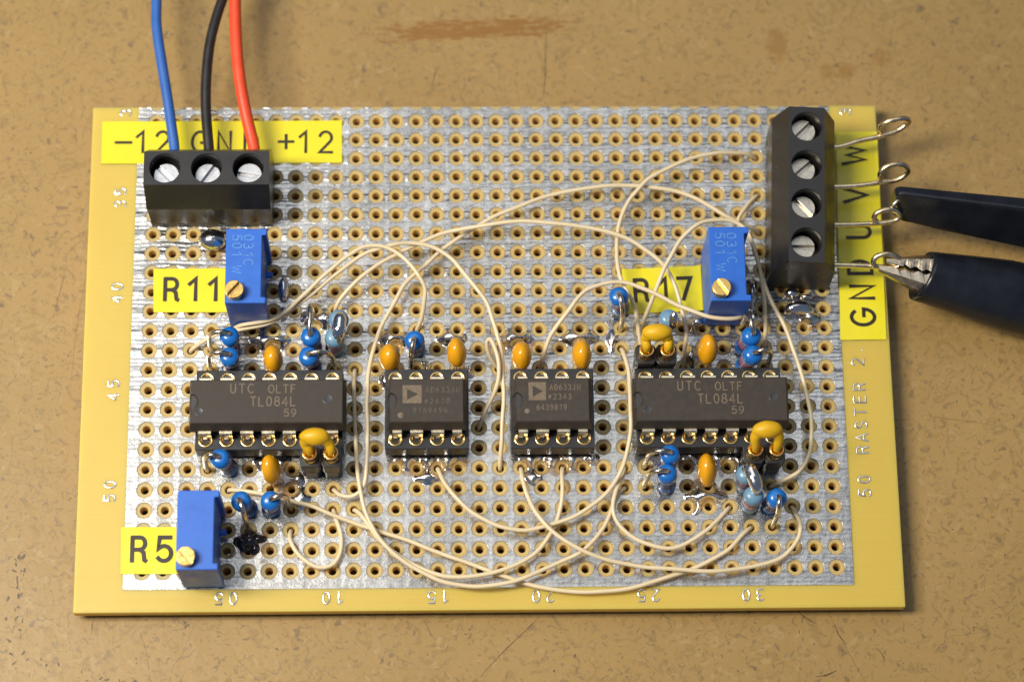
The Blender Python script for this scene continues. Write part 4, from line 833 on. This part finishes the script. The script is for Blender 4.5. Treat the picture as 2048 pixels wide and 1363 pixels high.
# ------------------------------------------------------------------ thin cream jumper wires (mm)
WIRES = [
    [(-36.83,-1.27,-1.6),(-36.74,-1.23,-0.2),(-33.81,0.08,1.6),(-30.58,0.64,2.2),(-26.88,1.34,2.6),(-24.48,2.81,3),(-22.29,4.4,3.3),(-19.65,6.58,3.6),(-17.25,8.47,4),(-15.44,9.67,4.2),(-13.65,10.34,4.3),(-11.82,10.89,4.4),(-10.01,11.2,4),(-8.22,11.06,4),(-6.39,10.49,4),(-4.58,9.18,4),(-3.16,7.52,4),(-2.07,6.1,4),(-1.12,4.83,4),(-0.11,3.33,3.8),(0.55,1.26,3.6),(1.05,-0.49,3.4),(1.5,-2.49,3.2),(1.69,-5.3,3),(1.74,-8.43,2.8),(1.56,-11.48,2.4),(1.39,-14.42,1.6),(1.28,-16.41,-0.2),(1.27,-16.51,-1.6)],
    [(-31.75,1.27,-1.6),(-31.65,1.24,-0.2),(-30.67,0.97,2.6),(-26.84,1.52,3.2),(-24.89,2.55,3.6),(-23.22,4.06,3.9),(-20.83,6.34,4.3),(-19.02,7.88,4.6),(-17.22,9.33,4.8),(-15.42,10.37,4.8),(-13.62,10.6,4.8),(-12.42,10.34,4.8),(-10.97,9.44,4.8),(-9.64,8.15,4.8),(-8.44,6.49,4.8),(-7.79,5.3,4.2),(-7.87,3.92,3.4),(-8.36,1.97,1.6),(-8.83,1.35,-0.2),(-8.89,1.27,-1.6)],
    [(-19.05,3.81,-1.6),(-19.01,3.72,-0.2),(-18.91,3.52,1.2),(-18.5,4.22,1.9),(-17.52,5.43,2.5),(-16.06,6.9,3),(-14.25,8.22,3.2),(-11.84,9.76,3.2),(-9.42,11.03,3.2),(-7.6,11.93,3.2),(-5.17,12.96,3.2),(-3.12,13.23,3.6),(-1.04,13.4,4),(1.39,13.64,4.4),(3.81,13.75,4.6),(6.23,13.68,4.7),(8.65,13.43,4.7),(11.08,13.14,4.6),(13.5,12.78,4.5),(15.91,12.16,4.4),(17.73,11.4,4.2),(19.37,10.31,4),(20.72,9.35,3.8),(21.8,8.35,3.6),(22.38,7.55,3.4),(22.96,6.37,3.2),(23.47,4.71,3),(23.83,3.23,2.8),(24.24,1.56,2.6),(24.5,-0.44,2.2),(24.28,-2.02,1.4),(24.14,-3.71,-0.2),(24.13,-3.81,-1.6)],
    [(-19.05,-19.05,-1.6),(-18.98,-19.12,-0.2),(-18.12,-20.07,0.9),(-16.92,-20.39,1.2),(-15.98,-19.99,1.5),(-15.37,-19.22,1.8),(-15.13,-18.41,2),(-14.88,-16.08,2.4),(-14.82,-14.59,2.6),(-14.83,-11.5,2.8),(-14.92,-8.33,2.8),(-14.71,-4.77,2.6),(-13.82,-0.83,2.3),(-13.06,1.3,2.1),(-11.49,4.25,2.1),(-10.29,6.55,2.1),(-8.84,8.08,2.1),(-7.62,9.11,2.1),(-5.79,10.91,2.1),(-3.96,12.32,2.1),(-2.49,13.35,2.1),(-1.01,14.25,2.1),(0.84,15.42,2.1),(2.68,16.2,2.1),(5.15,17.23,2.1),(7.61,18.07,2.1),(10.08,18.72,2.1),(12.54,19.17,2.1),(15.01,19.43,2.1),(17.47,19.51,2.1),(20.34,19.31,2.1),(22.79,18.91,2.1),(25.23,18.24,2.1),(27.65,16.92,2.1),(30.05,15.38,2),(31.91,14.6,1.6),(33.19,14.17,1),(34.19,13.99,-0.2),(34.29,13.97,-1.6)],
    [(-16.51,-3.81,-1.6),(-16.51,-3.91,-0.2),(-16.57,-6.13,1.8),(-16.51,-7.85,2.2),(-16.37,-10.95,2.4),(-16.2,-14.84,2.4),(-15.96,-17.88,2.3),(-15.59,-20.29,2.2),(-15.1,-22.46,2.1),(-14.28,-24.13,2),(-13.11,-25.91,1.9),(-11.09,-28.03,1.7),(-8.17,-29.84,1.6),(-6.12,-30.82,1.6),(-3.93,-31.37,1.6),(-1.74,-31.62,1.7),(0.45,-31.5,1.8),(2.63,-31.09,1.8),(5.59,-29.98,1.8),(8.54,-28.66,1.8),(10.79,-27.53,1.8),(12.72,-25.7,1.6),(13.96,-23.94,1.3),(14.72,-22.31,1.1),(15.5,-20.2,0.9),(16.44,-19.13,-0.2),(16.51,-19.05,-1.6)],
    [(-16.51,-21.59,-1.6),(-16.44,-21.66,-0.2),(-15.63,-22.46,0.8),(-14.52,-24.04,1.1),(-13.16,-25.89,1.3),(-10.51,-28.12,1.3),(-8.17,-29.35,1.3),(-6.12,-30.11,1.4),(-3.78,-30.45,1.5),(-1.01,-30.19,1.6),(1.94,-29.46,1.6),(4.16,-28.4,1.5),(5.95,-27.01,1.3),(7.46,-24.87,1.1),(8.21,-23.15,0.9),(8.7,-20.98,1.2),(8.81,-19.13,1.3),(8.79,-17.8,1),(8.88,-16.61,-0.2),(8.89,-16.51,-1.6)],
    [(-31.75,-19.05,-1.6),(-31.65,-19.07,-0.2),(-29.58,-19.5,0.9),(-26.02,-20.25,1.2),(-23.35,-20.99,1.2),(-21.87,-21.35,1.1),(-19.49,-22.41,1.2),(-16.55,-23.48,0.9),(-13.61,-24.45,0.8),(-10.67,-25.47,0.7),(-7.72,-26.64,0.7),(-4.78,-27.74,0.7),(-1.29,-29.04,0.7),(1.95,-30.31,0.7),(4.87,-31.32,0.8),(7.78,-31.97,0.9),(11.56,-32.28,1),(15.37,-32.08,1),(17.78,-31.56,1),(20.75,-30.68,1),(23.73,-29.72,0.9),(26.73,-28.3,0.9),(29.01,-26.9,0.9),(30.72,-25.18,0.7),(31.68,-24.2,-0.2),(31.75,-24.13,-1.6)],
    [(-24.13,-24.13,-1.6),(-24.14,-24.23,-0.2),(-24.2,-25.31,0.7),(-23.57,-26.72,1),(-22.38,-28.03,1),(-21.2,-28.9,1),(-20.03,-29.06,1),(-18.86,-28.55,1),(-18.12,-27.36,1),(-17.95,-26.03,1),(-18.15,-24.51,0.7),(-18.58,-23.1,0.45),(-19.02,-21.69,-0.2),(-19.05,-21.59,-1.6)],
    [(16.51,-1.27,-1.6),(16.53,-1.37,-0.2),(16.78,-2.77,1.6),(17.18,-4.87,2.4),(17.24,-7.25,2.8),(17.21,-10.31,3),(17.14,-12.86,2.8),(16.68,-15.39,2.4),(15.96,-17.47,2.2),(15.09,-19.13,2),(13.77,-20.68,1.9),(12.2,-21.89,1.9),(10.41,-22.95,1.8),(8.04,-23.87,1.7),(6.02,-24.47,1.7),(4.01,-24.76,1.7),(1.9,-24.5,1.7),(-0.21,-23.7,1.7),(-2.33,-22.34,1.7),(-4.08,-20.64,1.7),(-5.49,-18.64,1.1),(-6.31,-16.6,-0.2),(-6.35,-16.51,-1.6)],
    [(3.81,-16.51,-1.6),(3.82,-16.61,-0.2),(4.01,-18.18,1),(4.44,-20.31,1.6),(5.21,-22.27,2.2),(6.47,-24.06,2.5),(7.98,-25.52,2.5),(9.7,-26.76,2.6),(11.45,-27.73,2.6),(13.8,-28.53,2.3),(16.71,-29.13,2),(18.5,-29.48,2),(22.16,-29.8,2),(26.57,-30.03,1.9),(29.55,-29.76,1.6),(32.55,-29.2,1.4),(34.96,-28.3,1.3),(36.34,-27.1,1.3),(37.31,-25.6,1.3),(37.47,-24.05,1.2),(37.12,-22.55,0.7),(36.86,-21.69,-0.2),(36.83,-21.59,-1.6)],
    [(16.51,-16.51,-1.6),(16.48,-16.61,-0.2),(16.06,-18.16,1),(15.3,-20.07,1.7),(14.88,-21.93,1.8),(15.14,-23.42,1.7),(16.15,-24.92,1.6),(17.88,-26.14,1.6),(20.08,-26.91,1.6),(21.98,-27.07,1.6),(23.78,-26.47,1.6),(26.04,-24.99,1.6),(27.8,-23.33,1),(29.15,-21.67,-0.2),(29.21,-21.59,-1.6)],
    [(34.29,24.13,-1.6),(34.19,24.13,-0.2),(33.08,24.17,1),(31.69,24.15,1.5),(29.12,23.8,2.2),(26.58,23.13,2.6),(24.05,22.11,3),(22.18,21.19,3),(20.29,19.98,3.1),(19.03,18.66,3.1),(17.75,17.14,3),(16.98,15.44,3),(16.45,13.75,3),(16.17,12.19,3),(16,10.25,3),(16.08,8.84,3),(16.37,7.26,3),(17.04,5.65,2.9),(17.65,4.5,2.8),(18.15,3.2,2.6),(18.47,1.4,1.8),(19.03,-1.17,-0.2),(19.05,-1.27,-1.6)],
    [(6.35,-3.81,-1.6),(6.38,-3.72,-0.2),(6.91,-2.16,1.6),(7.52,-0.68,2.5),(8.59,0.84,3.3),(9.91,2.47,3.9),(10.96,3.83,4.3),(12.22,4.99,4.3),(14.09,5.6,4.3),(16.05,5.92,4.3),(17.41,5.73,4.3),(18.75,5.15,4.3),(20.44,4.37,4.3),(21.87,3.6,4.3),(23.47,2.73,4.3),(25.41,1.81,4.6),(27.17,1.18,4.8),(29.21,0.91,4.8),(30.93,1.3,4.2),(31.72,3.71,-0.2),(31.75,3.81,-1.6)],
    [(34.29,19.05,-1.6),(34.23,18.97,-0.2),(32.92,17.24,1.2),(31.91,15.76,2),(31.38,14.5,2.6),(31.52,13.34,3.2),(32.21,12.47,3.4),(32.91,11.27,3.4),(33.34,9.68,3.4),(34,6.91,3.2),(34.7,4.68,3),(35.6,2.66,2.8),(36.42,1.09,2.6),(37.61,-2.4,2.4),(38.72,-6.65,2.4),(39.28,-11,2.4),(39.32,-13.19,2.4),(38.86,-15.79,2.2),(37.63,-17.72,1.8),(35.66,-18.63,1.1),(34.39,-19.02,-0.2),(34.29,-19.05,-1.6)],
    [(19.05,1.27,-1.6),(19.09,1.36,-0.2),(19.22,1.7,1.8),(20.04,3.51,3.2),(20.96,5.57,4.6),(21.8,7.48,5.2),(22.57,8.97,5.4),(23.85,11.02,5.4),(25.35,12.56,5.4),(26.62,13.41,5.2),(28.49,13.82,4.8),(30.22,13.83,4.4),(31.41,13.37,4.2),(32.25,12.43,4.2),(32.87,10.84,4.2),(33.38,9.13,4),(33.82,6.84,3.6),(34.2,3.64,2.8),(34.37,1.1,1.6),(34.29,-1.17,-0.2),(34.29,-1.27,-1.6)],
    [(-1.27,-11.43,-1.6),(-1.23,-11.34,-0.2),(-0.55,-9.97,1.6),(0.53,-7.88,2.6),(1.14,-6.21,3.4),(1.16,-4.3,3.9),(0.72,-2.42,4),(0.18,-1.22,3.8),(-0.21,-1.39,3.2),(-0.02,-2.31,2.2),(0.6,-3.21,1),(1.2,-3.74,-0.2),(1.27,-3.81,-1.6)],
]
WIRE_LABELS = [
    'cream wire starting in front of R11 label, arching then dropping between square chips',
    'thin cream wire looping from the R11 trimmer foot to the worn-marking square chip',
    'cream wire arching from the farther pale resistor pair across to behind the R17-side chip',
    'long cream wire running beside the R11-side chip then arching to the four-way block',
    'cream wire dropping past the R11-side chip end, outer of two sweeps near the 15 mark',
    'cream wire inner of two sweeps near the 15 mark, ending at clear-marking chip',
    'long straight-running cream wire from R5 side reaching the 30 mark',
    'short cream wire loop right of the burnt flux blob',
    'cream wire hugging the left edge of the R17-side chip to worn-marking chip front',
    'cream wire from clear-marking chip sweeping to the near right corner',
    'cream wire making a deep U before the near pair of blue resistors',
    'cream wire from far end of four-way block curling down over the R17 label edge',
    'cream wire rising from clear-marking chip and crossing the R17 label horizontally',
    'cream wire passing between R17 trimmer and terminal block, then right of the chip',
    'cream wire humped over the far side of the R17 trimmer',
    'small cream wire hairpin between the two square chips',
]
for pts, lab in zip(WIRES, WIRE_LABELS):
    mb = MB(); o = pts[1]; sp = spline(pts, .5); tube(mb, [p+Vector((noise.noise(p*.33), noise.noise(p*.33+Vector((7, 0, 0))), .4*noise.noise(p*.4+Vector((0, 9, 0)))))*.10*min(1, i/6, (len(sp)-1-i)/6) for i, p in enumerate(sp)], .265, 10)
    ob = mb.build('jumper_wire', 'cream_wire', None, (o[0], o[1], 0)); tag(ob, lab, 'wire', 'cream jumper wires')

# ------------------------------------------------------------------ supply cables, wire hooks, test clips
mb = MB(); tube(mb, spline([(-43.00,103.53,1),(-42.36,62.53,3.4),(-42.04,48.53,4),(-41.88,44.18,4.3),(-41.75,40.53,4.5),(-41.09,36.24,4.5),(-40.21,31.19,4.3),(-39.48,26.65,4),(-39.10,23.96,3.8),(-39.00,20.20,3.7)], .9), 0.66, 16); tag(mb.build('cable', 'cable_blue', None, (-39.10, 22.9, 3.7)), 'blue insulated cable entering the -12 side of the three-way block', 'cable', 'supply cables')
mb = MB(); tube(mb, spline([(-22.96,103.52,1),(-29.00,62.52,3.4),(-32.02,48.52,4),(-33.53,44.21,4.2),(-34.31,41.26,4.4),(-34.99,37.72,4.4),(-35.33,32.86,4.2),(-35.26,28.99,4),(-34.96,25.53,3.9),(-34.78,23.72,3.8),(-34.68,20.20,3.7)], .9), 0.66, 16); tag(mb.build('cable', 'cable_black', None, (-34.78, 22.9, 3.7)), 'black insulated cable entering the middle of the three-way block', 'cable', 'supply cables')
mb = MB(); tube(mb, spline([(-32.05,103.03,2),(-31.93,62.03,4.4),(-31.87,48.03,5),(-31.84,43.83,5),(-31.71,40.28,5),(-31.36,35.52,5),(-30.73,30.99,4.7),(-29.94,27.26,4.2),(-29.16,23.93,3.8),(-29.06,20.20,3.7)], .9), 0.76, 16); tag(mb.build('cable', 'cable_red', None, (-29.16, 22.9, 3.7)), 'red insulated cable entering the +12 side of the three-way block', 'cable', 'supply cables')
mb = MB(); tube(mb, spline([(39.82,24.13,3.6),(44.02,23.93,3.7),(47.05,24.73,3.9),(49.84,25.31,4.1),(51.72,25.86,4.4),(52.79,26.41,5),(53.14,26.64,5.6),(52.61,26.79,6.2),(51.43,26.58,6.4),(50.32,26.39,6.2),(49.65,26.17,5.6),(49.48,25.88,5),(49.78,25.64,4.6)], .3), .34, 12); tag(mb.build('wire_hook', 'bare_wire', None, (44.02, 23.93, 3.7)), 'bare wire hook at the W end of the four-way block, topmost', 'wire hook', 'bare wire hooks on the four-way block')
mb = MB(); tube(mb, spline([(39.54,18.81,3.6),(43.74,18.61,3.7),(47.37,18.78,3.9),(49.51,19.12,4),(51.00,19.23,4.1),(52.09,19.61,4.5),(52.67,20.09,5.3),(52.14,20.56,6),(50.84,20.57,6.3),(49.62,20.23,6),(49.09,19.70,5.3),(49.21,19.22,4.6)], .3), .34, 12); tag(mb.build('wire_hook', 'bare_wire', None, (43.74, 18.61, 3.7)), 'bare wire hook beside the V letter of the upright label', 'wire hook', 'bare wire hooks on the four-way block')
mb = MB(); tube(mb, spline([(39.28,13.74,3.6),(43.48,13.54,3.7),(46.48,13.59,3.7),(48.48,13.68,3.8),(50.20,13.80,4),(51.17,14.08,4.3),(51.35,14.43,4.8),(50.51,14.82,5.5),(49.24,14.72,5.6),(48.30,14.42,5.2),(48.12,13.98,4.6),(48.52,13.69,4.4)], .3), .34, 12); tag(mb.build('wire_hook', 'bare_wire', None, (43.48, 13.54, 3.7)), 'bare wire hook beside the U letter, touching upper black clip', 'wire hook', 'bare wire hooks on the four-way block')
mb = MB(); tube(mb, spline([(39.01,8.42,3.6),(43.21,8.22,3.7),(46.18,8.08,3.8),(48.14,7.93,3.9),(49.62,7.75,4),(50.88,7.77,4.3),(51.17,8.19,4.8),(50.34,8.73,5.5),(49.02,8.92,5.7),(47.95,8.65,5.4),(47.63,8.08,4.8),(48.04,7.64,4.5)], .3), .34, 12); tag(mb.build('wire_hook', 'bare_wire', None, (43.21, 8.22, 3.7)), 'bare wire hook beside GND, bitten by the metal clip jaws', 'wire hook', 'bare wire hooks on the four-way block')
# upper clip: slim black insulated jaw
def loft(mb, secs, smooth=True, cap=True):
    K = len(secs[0]); vs = [p for s in secs for p in s]
    fs = [(q*K+k, q*K+(k+1) % K, (q+1)*K+(k+1) % K, (q+1)*K+k) for q in range(len(secs)-1) for k in range(K)]
    mb.add(vs, fs, smooth)
    if cap: mb.add(secs[0], [tuple(reversed(range(K)))]); mb.add(secs[-1], [tuple(range(K))])
clip = empty('test_clip', (51.5, 15.5, 4), 'slim black insulated test clip touching the U wire hook', 'clip', 'black test clips')
def sec_u(x, yb, zb, yr, zr, yf, zf, zl):
    raw = [(yb, zb), (yr, zr), (yf, zf), ((yf*.6+yb*.4), zl), ((yf*.15+yb*.85), zl+.3)]
    out = []                                               # round the corners of the section
    n = len(raw)
    for i in range(n):
        p, c, q = Vector(raw[i-1]), Vector(raw[i]), Vector(raw[(i+1) % n]); k = .09
        for t in (0, .25, .5, .75, 1):
            a = c+(p-c)*k; b = c+(q-c)*k; v = a*(1-t)**2+c*2*t*(1-t)+b*t*t; out.append((x, v.x, v.y))
    return out
secs = []
for t in (0, .012, .04, .1, .3, .55, .8, 1.0, 1.35, 1.8):
    x = 50.55+16.0*t; sh = 0.80 if t == 0 else (.93 if t == .012 else 1)
    A = dict(yb=17.5-2.05*t, zb=7.0+.9*t, yr=16.25-2.75*t, zr=7.5+1.3*t, yf=14.2-3.5*t, zf=3.4-1.0*t, zl=1.9-1.4*t)
    cy_, cz_ = 16.0-2.8*t, 4.6
    for k in A: A[k] = (cy_ if k[0] == 'y' else cz_)+(A[k]-(cy_ if k[0] == 'y' else cz_))*sh
    s = sec_u(x, **A); dxs = {0: .0}
    s = [(px+(max(0, 16.3-py)*.42 if t < .2 else max(0, 16.3-py)*.2)-.0, py, pz) for px, py, pz in s]
    secs.append(s)
mb = MB(); loft(mb, secs, True); o = fix_normals(mb.build('boot', 'boot_rubber', clip))
mb = MB(); tube(mb, spline([(50.15, 15.0, 5.3), (50.55, 15.45, 6.0), (51.2, 15.9, 6.2), (52.2, 16.0, 6.0)], .25), [.30]*len(spline([(50.15, 15.0, 5.3), (50.55, 15.45, 6.0), (51.2, 15.9, 6.2), (52.2, 16.0, 6.0)], .25)), 12); mb.build('jaw_tip', 'jaw_metal', clip)
# lower clip: open alligator jaws in a black sleeve
clip2 = empty('test_clip', (54, 7, 4.4), 'alligator clip with toothed metal jaws in a thick black sleeve', 'clip', 'black test clips')
c0, c1 = Vector((53.6, 6.55, 4.4)), Vector((67.0, 4.35, 1.3)); c2 = Vector((80, 1.6, 2.2))
ax = (c1-c0).normalized()
def boot_r(t): return 3.25+1.25*min(1, t*1.15)
pts = [c0.lerp(c1, t) for t in (0, .04, .12, .25, .4, .6, .8, 1)]+[c1.lerp(c2, t) for t in (.3, .65, 1)]
rr = [3.18, 3.28, 3.4, 3.6, 3.85, 4.2, 4.5, 4.6, 4.5, 4.2, 3.8]
n = 36; P_, T_, U_ = frames(pts); secs = []
def ring_at(p, t, u, r, slant, inner=0.0):
    v = t.cross(u); out = []
    for k in range(n):
        a = 2*PI*k/n; d = u*math.cos(a)*.92+v*math.sin(a)
        q = p+d*(r-inner); out.append(q+t*slant*(.55*d.y+.25*d.z)*(r/3.3))
    return out
for i, (p, t, u, r) in enumerate(zip(P_, T_, U_, rr)): secs.append(ring_at(p, t, u, r, 1.0 if i < 2 else (.6 if i == 2 else .2 if i == 3 else 0)))
inner = [ring_at(P_[i], T_[i], U_[i], rr[i]*.93, 1.0 if i < 2 else .6, .42) for i in (4, 2, 1, 0)]
inner = [ring_at(P_[0]+T_[0]*dd, T_[0], U_[0], 3.2, 1.0, .45+.15*k) for k, dd in ((2, 4.0), (1, 1.0), (0, .12))]
mb = MB(); loft(mb, inner+secs, True, False); fix_normals(mb.build('sleeve', 'boot_rubber', clip2))
def jaw(top):
    """stamped half-channel jaw with teeth along its edge"""
    mb = MB(); sg = 1 if top else -1; L = 9.5; steps = 26; tip = Vector((48.35, 7.35, 4.6)) if not top else Vector((49.3, 8.3, 4.9))
    root = c0+ax*3.2+Vector((0, sg*1.15, .35)); secs = []
    for i in range(steps+1):
        t = i/steps; p = tip.lerp(root, t); wd = .32+1.35*min(1, t*1.35); ht = .5+1.7*min(1, t*1.2)
        tooth = (.20*(1-math.cos(t*2*PI*5.2))) if .30 < t < .92 else 0
        e = -sg                                                     # toothed edge faces the other jaw
        out = [(0, e*(wd*.55+.1-tooth*.9), ht*.62), (0, sg*wd*.45, ht*.75), (0, sg*wd*1.05, ht*.15), (0, sg*wd*1.05, -ht*.45), (0, sg*wd*.4, -ht*.75), (0, e*(wd*.5-tooth*.5), -ht*.6)]
        inn = [(0, e*(wd*.55-.02-tooth*.9), ht*.62-.24), (0, sg*(wd*.45-.1), ht*.75-.26), (0, sg*(wd*1.05-.22), ht*.1), (0, sg*(wd*1.05-.22), -ht*.4), (0, sg*(wd*.4-.1), -ht*.75+.24), (0, e*(wd*.5-tooth*.5-.05), -ht*.6+.22)]
        secs.append([p+Vector(q) for q in out+list(reversed(inn))])
    loft(mb, secs, False, True); fix_normals(mb.build('toothed_jaw', 'jaw_metal', clip2))
jaw(True); jaw(False)

# objects carry their anchor only while building
for o in bpy.data.objects:
    if '_o' in o: del o['_o']
